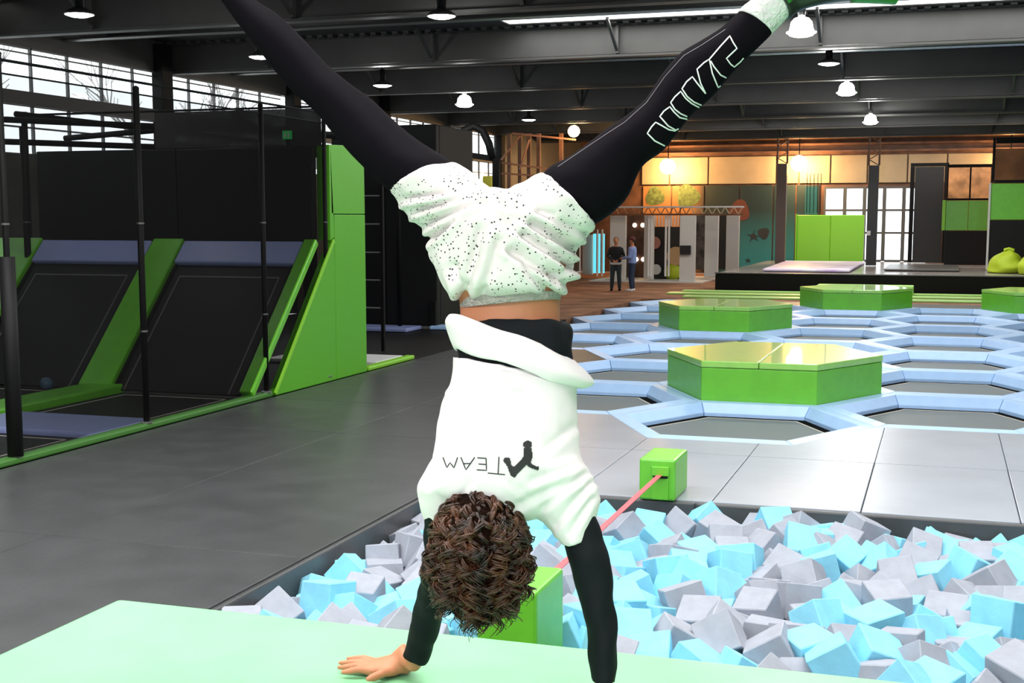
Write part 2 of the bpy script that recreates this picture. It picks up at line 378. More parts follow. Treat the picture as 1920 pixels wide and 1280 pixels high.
# roof: deck, skylights, beams, purlins
ce = MB(); holes = []
edges = [YB]
for x, y, wd in sorted(SKYL, key=lambda q: q[1]): edges += [y-.63, y+.63]
edges.append(YF)
for i in range(0, len(edges), 2): ce.box((XL-.2, edges[i], ZC), (XR+.2, edges[i+1], ZC+.15))
for x, y, wd in SKYL: ce.box((XL-.2, y-.63, ZC), (x-wd/2, y+.63, ZC+.15)).box((x+wd/2, y-.63, ZC), (XR+.2, y+.63, ZC+.15))
ceiling = struct('ceiling', ce, M['deck'])
for x, y, wd in SKYL:
    part('skylight_sheet', MB().box((x-wd/2, y-.63, ZC+.02), (x+wd/2, y+.63, ZC+.04)), M['skyglow'], ceiling, label='bright translucent roof light strip')
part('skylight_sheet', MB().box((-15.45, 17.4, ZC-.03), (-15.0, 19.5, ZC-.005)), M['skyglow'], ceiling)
BYS = [2.3, 7.7, 13.1, 18.55, 24.35, 29.9, 35.35, 40.5, 45.4, 50.6]
for yb in BYS:
    b = MB(); b.box((XL, yb-.03, 5.42), (XR, yb+.03, 5.95)).box((XL, yb-.12, 5.36), (XR, yb+.12, 5.40)).box((XL, yb-.12, 5.93), (XR, yb+.12, 5.965))
    part('beam', b, M['beam'], ceiling)
    for xs_ in (-13.2, -9.6, -5.9, -2.2, 1.5):
        part('hanger', MB().bar((xs_, yb, 5.40), (xs_, yb-.9, 5.95), .05), M['beam'], ceiling)
        part('stiffener', MB().box((xs_-.03, yb-.14, 5.42), (xs_+.03, yb+.14, 5.93)), M['beam'], ceiling)
for yb0 in [b+k for b in BYS for k in (1.8, 3.6)]:
    part('purlin', MB().box((XL, yb0-.05, 5.80), (XR, yb0+.05, 5.96)), M['deck'], ceiling)
rib = MB()
for k in range(120):
    x = XL+.1+k*.23; rib.box((x, 10, ZC-.045), (x+.11, 22.6, ZC-.001)); rib.box((x, 24, ZC-.045), (x+.11, 32.5, ZC-.001))
o = part('deck_ribs', rib, M['deck'], ceiling); o['kind'] = 'stuff'
cr_ = MB()
for yy in (20.8, 26.8): cr_.tube([(XL, yy, 5.62), (XR, yy, 5.62)], .035, 8)
part('conduit', cr_, M['steel'], ceiling)

# ------------------------------------------------------------------ lamps
def lamp_flat(label, loc, group='ceiling lamps'):
    x, y, z = loc; t_ = thing('ceiling_lamp', label, 'lamp', (x, y, z-.05), group)
    part('housing', MB().lathe((x, y, z), [(.07, .05), (.07, .30), (.05, .34), (.02, .35)], 14), M['black'], t_, smooth=True)
    part('reflector', MB().lathe((x, y, z), [(.215, .0), (.20, .03), (.14, .07), (.07, .10)], 20), M['beam'], t_, smooth=True)
    part('lamp_glass', MB().lathe((x, y, z), [(.03, -.035), (.12, -.03), (.195, -.005), (.2, .006)], 20), M['lampglow'], t_, smooth=True)
    part('rod', MB().tube([(x, y, z+.34), (x, y, ZC-.04)], .012, 6), M['black'], t_)
    return t_
def lamp_dome(label, loc, glow, name='dome_lamp', group='ceiling lamps'):
    x, y, z = loc; t_ = thing(name, label, 'lamp', (x, y, z-.1), group)
    part('lamp_glass', MB().lathe((x, y, z), [(.12, -.07), (.18, -.05), (.20, -.01), (.175, .05), (.16, .14), (.11, .20), (.05, .22)], 20), glow, t_, smooth=True)
    part('housing', MB().lathe((x, y, z), [(.05, .22), (.06, .25), (.06, .36), (.02, .38)], 14), M['steel'], t_, smooth=True)
    part('rim', MB().lathe((x, y, z), [(.205, -.025), (.225, -.015), (.225, .0), (.2, .005)], 20), glow, t_, smooth=True)
    part('rod', MB().tube([(x, y, z+.37), (x, y, ZC-.04)], .012, 6), M['black'], t_)
    return t_
FL = [((-11.7, 16.06, 5.22), 'round flat ceiling lamp nearest the upper left corner of the hall'), ((-6.9, 17.8, 5.22), 'round flat ceiling lamp hanging between the raised legs, left part'),
      ((-11.68, 21.2, 5.22), 'round flat lamp half hidden behind the raised left shin'), ((-11.65, 26.5, 5.22), 'round flat lamp just right of the raised left thigh'),
      ((-11.6, 36.9, 5.22), 'small flat lamp deep in the hall above the brown trusses'), ((-2.2, 26.1, 5.3), 'thin flat lamp glowing between two dome lamps on the right')]
for l_, lb in FL:
    lamp_flat(lb, l_)
    light('lamp_light', 'POINT', (l_[0], l_[1], l_[2]-.2), 60, (1, .98, .95), radius=.15)
DL = [((-11.2, 30.4, 5.13), 'bell shaped lamp with dark housing under the third roof beam', 60), ((-2.15, 20.55, 5.16), 'big glowing dome lamp beside the green and black shoe', 120),
      ((-2.17, 30.55, 5.16), 'glowing dome lamp, middle one of the row on the right', 150), ((-2.14, 40.0, 5.16), 'smallest dome lamp, farthest of the row on the right', 420)]
for l_, lb, e in DL:
    lamp_dome(lb, l_, M['lampglow']); light('lamp_light', 'POINT', (l_[0], l_[1]-.05, l_[2]-.3), e, (1, .98, .95), radius=.15)
WLm = [(OY(1252, 312, 55.2), 'orange glowing flood lamp above the mural, left one', 520), (OY(1498, 306, 55.2), 'orange glowing flood lamp beside the lattice column', 520),
       (OY(1895, 305, 55.2), 'orange glowing lamp over the green padded wall at far right', 220), (OY(1076, 246, 41.6), 'small orange lamp under the beam above the left back corner', 150)]
for p_, lb, e in WLm:
    t_ = thing('flood_lamp', lb, 'lamp', p_-Vector((0, 0, .2)), 'warm lamps at the back wall')
    rr = .20 if e < 200 else .34
    part('lamp_glass', MB().ell(p_, (rr, rr*.6, rr*.95), 16, 10), M['warmglow'], t_, smooth=True)
    part('bracket', MB().bar(p_+Vector((0, .1, 0)), (p_.x, p_.y+.1, ZC-.002), .04), M['black'], t_)
    light('flood_light', 'POINT', p_+Vector((0, .75, -.15)), e, (1, .55, .22), radius=.25)

# ------------------------------------------------------------------ hexagon trampolines
HA, HE, HD = 1.563, .782, 1.515
def hexv(s=1.0, z=0, sy=None):
    sy = s if sy is None else sy
    return [Vector((x*s, y*sy, z)) for x, y in ((HA, 0), (HE, HD), (-HE, HD), (-HA, 0), (-HE, -HD), (HE, -HD))]
def make_tramp(label):
    t_ = thing('hexagon_trampoline', label, 'trampoline', (0, 0, 0), 'hexagon trampolines with pale blue pads')
    bed_ = part('bed', MB().hexa(hexv(.715, -.16), hexv(.715, -.145)), M['bed'], t_)
    gp = MB(); o1, i1 = hexv(.81, -.17), hexv(.712, -.17); o2, i2 = hexv(.81, -.15), hexv(.712, -.15)
    for k in range(6):
        j = (k+1) % 6; gp.hexa([o1[k], o1[j], i1[j], i1[k]], [o2[k], o2[j], i2[j], i2[k]])
    part('spring_gap', gp, M['gap'], t_)
    st = MB(); a, b = hexv(.708, -.144), hexv(.690, -.144)
    for k in range(6):
        j = (k+1) % 6; st.prism([a[k], a[j], b[j], b[k]], (0, 0, .003))
    part('stitch_line', st, M['line'], bed_)
    for k in range(6):
        j = (k+1) % 6
        oo, tt, ii = hexv(.998), hexv(.875), hexv(.81)
        q = MB()
        def P3(v, z): return Vector((v.x, v.y, z))
        r0 = [P3(oo[k], -.19), P3(oo[k], .0), P3(tt[k], .012), P3(ii[k], -.105), P3(ii[k], -.14), P3(ii[k], -.19)]
        r1 = [P3(oo[j], -.19), P3(oo[j], .0), P3(tt[j], .012), P3(ii[j], -.105), P3(ii[j], -.14), P3(ii[j], -.19)]
        e = (r1[1]-r0[1])*.003
        q.rings([[p+e for p in r0], [p-e for p in r1]]); part('pad', q, M['blue'], t_, bev=.006)
    return t_
CN = {-2: 'leftmost column', -1: 'second column from the left', 0: 'middle column behind the green floor box', 1: 'column right of the nearest green block', 2: 'rightmost column in view'}
ORD = ['nearest', 'second', 'third', 'fourth', 'fifth', 'sixth', 'seventh', 'eighth', 'ninth']
blocks = {(0, 1), (-1, 4), (0, 7), (2, 7)}
proto = None
for c in (-2, -1, 0, 1, 2):
    X = -2.2+2.345*c; odd = c % 2; k0 = 3 if c == -2 else 0; cnt = 0
    for k in range(k0, 8):
        if c == 2 and k < 3 and k != -1:
            pass
        Y = 15.3+1.515*odd+3.03*k
        if Y > 37.9: continue
        lb = '%s hexagon trampoline of the %s' % (ORD[cnt], CN[c]); cnt += 1
        if (c, k) in blocks: continue
        if proto is None: proto = make_tramp(lb); proto.location = (X, Y, 0); WO[proto.name] = Vector((X, Y, 0))
        else: dup(proto, (X, Y, 0), 0, lb)
BL = {(0, 1): 'largest green hexagonal foam block, nearest among the trampolines', (-1, 4): 'green hexagonal foam block left of centre beside the person in white shorts',
      (0, 7): 'green hexagonal foam block in front of the far black stage', (2, 7): 'green hexagonal foam block cut by the right edge of the photo'}
for (c, k), lb in BL.items():
    X = -2.2+2.345*c; Y = 15.3+1.515*(c % 2)+3.03*k
    t_ = thing('foam_block', lb, 'block', (X, Y, 0), 'green hexagonal blocks')
    C0 = Vector((X, Y, 0))
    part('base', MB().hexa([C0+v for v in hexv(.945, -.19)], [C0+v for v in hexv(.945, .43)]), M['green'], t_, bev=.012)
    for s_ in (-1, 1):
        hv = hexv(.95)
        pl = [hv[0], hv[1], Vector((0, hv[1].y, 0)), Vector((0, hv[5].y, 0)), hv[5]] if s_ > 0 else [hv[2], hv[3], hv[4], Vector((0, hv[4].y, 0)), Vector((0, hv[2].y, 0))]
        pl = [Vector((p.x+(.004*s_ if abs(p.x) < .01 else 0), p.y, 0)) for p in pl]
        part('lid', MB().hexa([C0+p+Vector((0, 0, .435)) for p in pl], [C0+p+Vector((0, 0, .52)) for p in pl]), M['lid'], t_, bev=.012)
    # the pad ring it stands in
    for k2 in range(6):
        j = (k2+1) % 6; oo, ii = hexv(.998), hexv(.952)
        part('pad', MB().hexa([C0+v-Vector((0, 0, .19)) for v in (oo[k2], oo[j], ii[j], ii[k2])], [C0+v+Vector((0, 0, .0)) for v in (oo[k2], oo[j], ii[j], ii[k2])]), M['blue'], t_)
single('foam_step', MB().box((-3.65, 41.15, .001), (-.8, 41.95, .34)), M['pale_lime'], 'low pale green step behind the far hexagonal block', 'block', bev=.02)

# ------------------------------------------------------------------ foam cubes in the pit
def cube_mesh(sz, seed):
    rr = random.Random(seed); bm = bmesh.new(); bmesh.ops.create_cube(bm, size=sz)
    for v in bm.verts: v.co += Vector((rr.uniform(-.01, .01), rr.uniform(-.01, .01), rr.uniform(-.01, .01)))
    bmesh.ops.bevel(bm, geom=bm.edges[:], offset=.006, segments=1, affect='EDGES')
    me = bpy.data.meshes.new('foam_cube'); bm.to_mesh(me); bm.free(); return me
CM = {}
for c_ in ('b', 'g'):
    CM[c_] = []
    for i in range(3):
        me = cube_mesh(.235, i+5); me.materials.append(M['foam_b' if c_ == 'b' else 'foam_g']); CM[c_].append(me)
under = MB()
def rotbox(mb, c, s, Rm):
    n_ = len(mb.v)
    for x in (-1, 1):
        for y in (-1, 1):
            for z in (-1, 1): mb.v.append(c+Rm @ Vector((x*s/2, y*s/2, z*s/2)))
    for f in ((0, 1, 3, 2), (4, 6, 7, 5), (0, 4, 5, 1), (2, 3, 7, 6), (0, 2, 6, 4), (1, 5, 7, 3)): mb.f.append(tuple(n_+i for i in f))
from mathutils import Euler
cnt = 0; px_ = .262; AX0 = OY(893, 1138, 6.62).x; AX1 = OY(1006, 1138, 6.62).x
nyc = int((PITY1-6.75-.3)/px_); nxc = int(5.5/px_)
for j in range(nyc+1):
    for i in range(nxc+1):
        x = PITX0+.19+i*px_+(.13 if j % 2 else 0)+R.uniform(-.06, .06); y = 6.85+j*px_+R.uniform(-.06, .06)
        if y > PITY1-.2: continue
        kx = x/max(y, .1)
        if kx > .075: continue
        edge = min(x-PITX0, PITY1-y)
        z = -.165+R.uniform(-.08, .09) - (.06 if edge < .3 else 0)
        if abs(x+2.25) < .32 and y > 10.2: z -= .12
        if AX0-.17 < x < AX1+.17 and y < 7.34: continue
        ro = Euler((R.uniform(-.7, .7), R.uniform(-.7, .7), R.uniform(0, 6.28)))
        c_ = 'g' if R.random() < (.52 if (y > 9.6 or x < -3.2) else .40) else 'b'
        zone = ('near the far edge' if y > 9.9 else 'in the middle' if y > 8.4 else 'close to the platform')
        side = 'left' if x < -2.8 else 'centre' if x < -.9 else 'right'
        lb = '%s foam cube %s of the pit, %s side' % ('light blue' if c_ == 'b' else 'light grey', zone, side) if side != 'centre' else '%s foam cube %s of the pit, centre' % ('light blue' if c_ == 'b' else 'light grey', zone)
        if cnt < 298:
            me = CM[c_][R.randrange(3)]; o = bpy.data.objects.new('foam_cube', me); COL.objects.link(o)
            o.location = (x, y, z); o.rotation_euler = ro; s_ = R.uniform(.95, 1.12); o.scale = (s_,)*3
            tilt = math.degrees(math.acos(min(1, max(abs((ro.to_matrix() @ Vector(a_)).z) for a_ in ((1, 0, 0), (0, 1, 0), (0, 0, 1))))))
            st_ = 'flat lying' if tilt < 20 else 'tilted' if tilt < 36 else 'upended'
            q_ = (y-6.7)/(PITY1-6.7); rw = ('right behind the platform', 'in the nearer half', 'halfway across the pit', 'before the far wall', 'along the far wall')[min(4, int(q_*5))]
            cw = 'at the left wall' if x < -3.6 else 'left of the hanging hair' if x < -2.9 else 'behind the head' if x < -2.2 else 'under the slackline' if x < -1.5 else 'beyond the straight arm' if x < -.6 else 'at the right'
            tag(o, '%s %s foam cube %s, %s' % (st_, 'light blue' if c_ == 'b' else 'light grey', rw, cw), 'foam cube', '%s foam cubes %s, %s, %s' % ('blue' if c_ == 'b' else 'grey', st_, rw, cw)); cnt += 1
u2 = MB()
for j in range(18):
    for i in range(24):
        for lay, mb_ in ((-.50, under), (-.80, u2)):
            x = PITX0+.2+i*.25+R.uniform(-.05, .05); y = PITY0+.18+j*.25+R.uniform(-.05, .05)
            if y > PITY1-.2: continue
            rotbox(mb_, Vector((x, y, lay+R.uniform(-.03, .03))), .20, Euler((R.uniform(-.3, .6), R.uniform(-.6, .6), R.uniform(0, 6))).to_matrix())
single('foam_filling', under, M['foam_b'], 'light blue foam cubes buried under the top layer of the pit', 'foam', kind='stuff')

# ------------------------------------------------------------------ slackline with its two padded anchors
def anchor(x0, x1, y0, y1, z0, z1, label, front):
    t_ = thing('slackline_anchor', label, 'anchor', ((x0+x1)/2, (y0+y1)/2, z0), 'padded slackline anchors')
    part('cover', MB().box((x0, y0, z0), (x1, y1, z1)), M['green'], t_, bev=.02)
    if front:
        xc = (x0+x1)/2+.03
        part('slot_flap', MB().box((xc-.075, y0-.022, z1-.14), (xc+.075, y0-.001, z1-.06)), M['green'], t_, bev=.006)
        part('front_flap', MB().box((xc-.075, y0-.016, z0+.01), (xc+.07, y0-.001, z1-.16)), M['green'], t_, bev=.006)
        part('slot', MB().box((xc-.06, y0-.024, z1-.155), (xc+.06, y0-.001, z1-.141)), M['black'], t_)
    return t_
anchor(-2.37, -2.06, 10.66, 11.22, .002, .355, 'green padded slackline anchor box on the far edge of the foam pit', True)
anchor(OY(893, 1138, 6.62).x, OY(1006, 1138, 6.62).x, 6.62, 7.16, -1.28, .34, 'green padded slackline anchor behind the hanging curly hair', False)
A_ = Vector((-2.19, 10.63, .22)); B_ = Vector((OY(1040, 1100, 7.16).x-.01, 7.165, .30))
single('slackline', MB().hexa([A_+Vector((-.022, 0, 0)), A_+Vector((.022, 0, 0)), A_+Vector((.022, 0, .006)), A_+Vector((-.022, 0, .006))],
       [B_+Vector((-.022, 0, 0)), B_+Vector((.022, 0, 0)), B_+Vector((.022, 0, .006)), B_+Vector((-.022, 0, .006))]), M['red'], 'red flat slackline webbing stretched over the foam pit', 'slackline')

# ------------------------------------------------------------------ near platform
PZ = 1.33
pf = thing('vault_platform', 'pale green padded platform in the foreground under the hands', 'platform', (.5, 1.9, 0))
part('base', MB().box((-2.05, .9, .002), (4.0, 2.90, PZ-.10)), M['green'], pf, bev=.02)
part('top_pad', MB().box((-2.11, .85, PZ-.095), (4.05, 2.97, PZ)), M['mint'], pf, bev=.018, seg=3)
part('edge_trim', MB().box((-1.75, 2.972, PZ-.09), (4.05, 2.985, PZ-.012)), M['mat'], pf, bev=.003)

# ------------------------------------------------------------------ wall running lanes on the left
XC = -8.48
sp = thing('wall_run_side_panel', 'tall bright green side panel with slanted front edge', 'panel', (XC, 17.2, 0))
def yz(poly, x, th): return MB().prism([(x, a, b) for a, b in poly], (-th, 0, 0))
part('panel', yz([(15.53, .002), (17.40, 2.06), (17.40, .002)], XC+.04, .12), M['green_side'], sp, bev=.01)
part('panel', yz([(17.41, .002), (17.41, 2.42), (18.48, 2.42), (18.48, .002)], XC+.04, .12), M['green_side'], sp, bev=.01)
part('panel', yz([(17.32, 2.43), (17.30, 3.42), (18.2, 3.45), (18.47, 3.33), (18.48, 2.43)], XC+.04, .12), M['green_side'], sp, bev=.01)
part('edge_trim', MB().bar((XC+.05, 15.50, .03), (XC+.05, 17.36, 2.05), .03, .06), M['lime'], sp, bev=.008)
part('panel', yz([(17.27, 2.05), (17.27, 3.42), (17.31, 3.42), (17.40, 2.1)], XC+.04, .2), M['green_side'], sp)

WY = 16.95
def slope(x0, x1, t0, t1, off, th):
    """slab on the slanted lane face: t 0 = floor edge, 1 = foot of the black wall"""
    A = Vector((0, 15.0, .05)); B = Vector((0, WY-.02, 2.0)); d = B-A; nrm = Vector((0, -d.z, d.y)).normalized()
    p0, p1 = A+d*t0+nrm*off, A+d*t1+nrm*off
    q = [Vector((x0, p0.y, p0.z)), Vector((x1, p0.y, p0.z)), Vector((x1, p1.y, p1.z)), Vector((x0, p1.y, p1.z))]
    return MB().hexa(q, [v+nrm*th for v in q])
def lane(x0, x1, label):
    t_ = thing('wall_run_trampoline', label, 'trampoline', ((x0+x1)/2, 15.0, 0), 'slanted wall running trampolines')
    bed_ = part('bed', slope(x0, x1, 0, .83, 0, .03), M['bed_dark'], t_)
    w_ = .16
    part('frame_edge', slope(x0, x0+.05, 0, .83, .03, .02), M['black'], t_)
    part('frame_edge', slope(x1-.05, x1, 0, .83, .03, .02), M['black'], t_)
    for a, b, c, d in ((x0+w_, x0+w_+.022, .0, .755), (x1-w_-.022, x1-w_, .0, .755), (x0+w_, x1-w_, .745, .755)):
        part('stitch_line', slope(a, b, c, d, .032, .004), M['dline'], bed_)
    part('top_pad', slope(x0, x1, .83, .99, 0, .10), M['dblue'], t_, bev=.03)
    return t_
lane(-13.08, -11.14, 'slanted black trampoline wall, left lane behind the net')
lane(-10.6, -8.66, 'slanted black trampoline wall, right lane beside the green side panel')
lane(-15.1, -14.0, 'slanted black trampoline at the left edge of the photo')
for x0, x1, lb in ((-14.0, -13.09, 'slanted green divider pad left of the left black lane'), (-11.13, -10.61, 'slanted green divider pad between the two black lanes'), (-8.655, -8.45, 'narrow slanted green pad beside the side panel')):
    single('divider_pad', slope(x0+.005, x1-.005, .0, 1.0, 0, .11), M['green'], lb, 'pad', 'slanted green divider pads', bev=.02)
bw = thing('padded_wall', 'long black padded wall above the slanted trampolines', 'wall', (-10.8, WY, 2.0))
for a, b in ((-13.23, -10.78), (-10.77, -8.56)):
    part('panel', MB().box((a, WY, 2.02), (b, WY+.15, 3.38)), M['bed_dark'], bw, bev=.02)
part('support', MB().box((-13.2, WY+.16, 0), (-13.05, WY+.3, 3.3)).box((-8.8, WY+.16, 0), (-8.65, WY+.3, 3.3)), M['black'], bw)
# floor trampolines of the lanes
def floor_tramp(x0, x1, y0, y1, label):
    t_ = thing('floor_trampoline', label, 'trampoline', ((x0+x1)/2, (y0+y1)/2, 0), 'black lane floor trampolines')
    bed_ = part('bed', MB().box((x0, y0, .0), (x1, y1, .03)), M['bed_dark'], t_)
    i_ = .14
    for a in ((x0+i_, y0+i_, x1-i_, y0+i_+.02), (x0+i_, y1-i_-.02, x1-i_, y1-i_), (x0+i_, y0+i_, x0+i_+.02, y1-i_), (x1-i_-.02, y0+i_, x1-i_, y1-i_)):
        part('stitch_line', MB().box((a[0], a[1], .031), (a[2], a[3], .035)), M['line'], bed_)
floor_tramp(-10.45, -8.62, 12.82, 14.95, 'black floor trampoline in front of the right slanted lane')
floor_tramp(-10.45, -8.62, 9.4, 11.68, 'black floor trampoline nearest the camera behind the net')
floor_tramp(-13.2, -11.1, 12.82, 14.95, 'black floor trampoline in front of the left slanted lane')
single('cross_pad', MB().box((-10.45, 11.7, 0), (-8.60, 12.8, .09)), M['dblue'], 'periwinkle blue pad between two black floor trampolines', 'pad', bev=.03)
single('cross_pad', MB().box((-13.2, 11.7, 0), (-11.1, 12.8, .09)), M['dblue'], 'blue pad in front of the left lane at the photo edge', 'pad', bev=.03)
single('lane_pad', MB().box((-11.05, 8, 0), (-10.48, 15.1, .14)), M['green'], 'long green pad on the floor between the two lanes', 'pad', bev=.03)
single('edge_pad', MB().box((-8.58, 3, 0), (-8.43, 15.45, .07)), mat('dull_green_vinyl', (.055, .19, .03), .55), 'thin green floor edging along the foot of the net', 'pad', bev=.02)
single('edge_pad', MB().box((-8.58, 18.55, 0), (-8.43, 20.4, .07)), M['lime'], 'short light green floor edging right of the side panel', 'pad', bev=.02)
single('cross_pad', MB().box((-10.6, 19.2, 0), (-8.60, 20.3, .07)), M['white'], 'white pad on the floor just right of the green side panel', 'pad', bev=.02)
single('cross_pad', MB().box((-13.0, 25.2, 0), (-10.6, 26.05, .08)), M['dblue'], 'blue pad at the foot of the black padded tower', 'pad', bev=.02)
single('cross_pad', MB().box((-12.6, 27.3, 0), (-9.0, 27.9, .12)), M['green'], 'green pad behind the black padded tower', 'pad', bev=.02)
single('cross_pad', MB().box((-10.4, 26.0, 0), (-9.0, 26.5, .08)), M['blue'], 'pale blue pad between the tower and the handstanding person', 'pad', bev=.02)
bl = OZ(83, 731, .05)
single('ball', MB().ell((bl.x, bl.y+.05, .13), (.09, .09, .09), 18, 12), mat('slate_ball', (.05, .10, .16), .5), 'small dark blue ball resting at the foot of the left lane', 'ball', smooth=True)
# net posts, cables, net
def post(x, y, z1, r, label, sleeve=None):
    t_ = thing('net_post', label, 'post', (x, y, 0), 'black posts carrying the net')
    pole_ = part('pole', MB().tube([(x, y, .07), (x, y, z1)], r, 12), M['black'], t_, smooth=True)
    if sleeve: part('padding', MB().tube([(x, y, .075), (x, y, sleeve[0])], sleeve[1], 14), M['bed_dark'], t_, smooth=True)
    part('foot', MB().lathe((x, y, .072), [(.07, 0), (.07, .012), (.03, .02)], 12), M['steel'], t_)
    for z in (1.1, 2.3): part('clamp', MB().lathe((x, y, z), [(r+.008, 0), (r+.008, .02)], 10), M['frame'], pole_)
    part('cap', MB().lathe((x, y, z1), [(r+.004, 0), (r*.8, .02), (.01, .03)], 10), M['black'], t_)
post(XC, 10.38, 3.9, .03, 'thick padded black net post at the left edge', (2.0, .075))
post(XC, 12.59, 3.78, .036, 'black net post in front of the green divider pad')
post(XC, 15.36, 3.82, .034, 'black net post just left of the green side panel')
post(XC, 17.19, 3.9, .03, 'black net post standing behind the slanted edge of the side panel')
p42 = OY(42, 240, 16.6); post(p42.x, 16.6, p42.z, .05, 'black post left of the long black padded wall')
nt_ = thing('safety_net', 'dark see-through safety net hung between the black posts', 'net', (XC, 13.8, .1))
part('netting', MB().box((XC-.004, 10.4, .1), (XC, 17.15, 3.72)), M['net'], nt_)
part('cable', MB().tube([(XC, 4, 3.83), (XC, 17.15, 3.86)], .016, 6), M['black'], nt_)
part('cable', MB().tube([(XC, 10.4, 3.72), (XC, 17.15, 3.72)], .01, 6), M['black'], nt_)
c1, c2 = OY(288, 212, 17.15), OY(614, 215, 17.15)
bn = thing('safety_net', 'dense grey net screen above the black padded wall', 'net', (-10, 17.15, 3.4))
part('netting', MB().box((OY(290, 240, 17.15).x, 17.15, 3.40), (-8.5, 17.155, 3.93)), M['net2'], bn)
part('top_rail', MB().tube([(-13.4, 17.15, 3.95), (-8.5, 17.15, 3.95)], .018, 6), M['black'], bn)
# dark truss tangle above the lanes
tg = thing('obstacle_rig', 'black overhead rig of pipes in front of the left windows', 'rig', (-12, 19, 0))
for a, b in (((-14.6, 17.6, 3.95), (-9.2, 22, 3.80)), ((-14.6, 19.5, 3.75), (-11.0, 19.5, 3.95)), ((-14.8, 18, 3.62), (-11.0, 21.5, 3.55)), ((-14.6, 21, 3.5), (-10.5, 21, 3.5)), ((-14.4, 18, 4.05), (-14.4, 26, 4.05)), ((-11.0, 18, 3.9), (-11.0, 26, 3.9))):
    part('pipe', MB().tube([a, b], .05, 8), M['black'], tg, smooth=True)
for x, y in ((-14.4, 18.2), (-14.4, 25.8), (-11.0, 25.8)): part('upright', MB().tube([(x, y, 0), (x, y, 4.1)], .05, 8), M['black'], tg, smooth=True)
part('canopy', MB().box((-14.4, 22.0, 3.60), (-10.9, 24.5, 3.72)), M['black'], tg, bev=.02)
# exit sign
ep = OY(539, 253, 17.05)
ex = thing('exit_sign', 'small green running man exit sign above the black padded wall', 'sign', (ep.x, 17.05, ep.z-.07))
part('sign_plate', MB().box((ep.x-.07, 17.03, ep.z-.06), (ep.x+.07, 17.06, ep.z+.06)), mat('exit_green', (.01, .16, .04), .4, emit=(.02, .35, .08), es=.5), ex)
part('bracket', MB().box((ep.x-.008, 17.04, 3.385), (ep.x+.008, 17.055, ep.z-.06)), M['black'], ex)
part('running_figure', MB().box((ep.x-.045, 17.02, ep.z-.035), (ep.x-.01, 17.029, ep.z+.02)).ell((ep.x-.025, 17.025, ep.z+.03), (.012, .004, .012), 8, 6).box((ep.x+.015, 17.02, ep.z-.04), (ep.x+.045, 17.029, ep.z+.035)), mat('exit_white', (.4, .6, .4), .4), ex)

# black tower, ladder, arches further back on the left
tw = thing('padded_tower', 'tall black padded tower behind the green side panel', 'tower', (-11.3, 26.6, 0))
for a, b in ((-12.75, -11.5), (-11.49, -10.3)): part('panel', MB().box((a, 26.2, .06), (b, 26.4, 4.35)), M['bed_dark'], tw, bev=.02)
part('panel', MB().box((-10.5, 26.41, .06), (-10.3, 28.5, 4.35)), M['bed_dark'], tw, bev=.02)
part('leg', MB().box((-10.42, 26.1, 0), (-10.3, 26.19, .6)), M['black'], tw)
ld = thing('ladder', 'dark climbing ladder with pale rungs right of the side panel', 'ladder', (-9.8, 22.6, 0))
xa, xb = OY(683, 500, 21.5).x-.3, OY(717, 500, 21.5).x
for x in (xa, xb): part('rail', MB().box((x-.03, 21.47, 0), (x+.03, 21.53, 4.1)), M['black'], ld)
for py in (260, 312, 367, 420, 473, 525, 577): z = OY(700, py, 21.5).z; part('rung', MB().tube([(xa, 21.5, z), (xb, 21.5, z)], .014, 6), mat('rung_steel', (.16, .16, .16), .5), ld)
ar = thing('arch_frame', 'black curved pipe arch in front of the far windows', 'frame', PT(900, 410, 33)-Vector((0, 0, 2)))
pts = [PT(852, 300, 33), PT(855, 268, 33), PT(868, 245, 33), PT(888, 236, 33), PT(905, 245, 33), PT(917, 270, 33), PT(923, 298, 33)]
part('arch', MB().tube(pts, .10, 10), M['black'], ar, smooth=True)
part('cross_bar', MB().bar(PT(800, 279, 33), PT(937, 299, 33), .12, .14), M['black'], ar)
part('leg', MB().bar(PT(931, 296, 33), (PT(931, 296, 33).x, PT(931, 296, 33).y, 0), .17), M['black'], ar)
part('leg', MB().bar(PT(806, 280, 33), (PT(806, 280, 33).x, PT(806, 280, 33).y, 0), .17), M['black'], ar)
part('box', MB().box(PT(780, 285, 34), PT(855, 236, 34)+Vector((0, .5, 0))), M['black'], ar)
# brown lattice rig and shelves in the back left corner
rg = thing('lattice_rig', 'brown lit steel lattice rig in the back left corner', 'rig', (-15, 46, 0))
for px in (955, 975, 992, 1010, 1052): q = PT(px, 330, 44); part('upright', MB().bar((q.x, q.y, 0), (q.x, q.y, 5.2), .12), M['brown'], rg)
for a, b in (((940, 305), (1040, 318)), ((940, 325), (1060, 332)), ((960, 250), (1080, 262)), ((1000, 345), (1080, 350)), ((940, 300), (975, 255)), ((975, 318), (992, 262))):
    part('rail', MB().bar(PT(*a, 43.8), PT(*b, 43.8), .06), mat('copper_steel', (.26, .11, .055), .45), rg)
single('side_board', MB().box(PT(905, 372, 40)*1-Vector((0,0,PT(905,372,40).z)), PT(925, 330, 40)+Vector((0, .1, 0))), mat('yellow_board', (.7, .65, .06), .6), 'yellow board seen through the gap above the shorts', 'board')

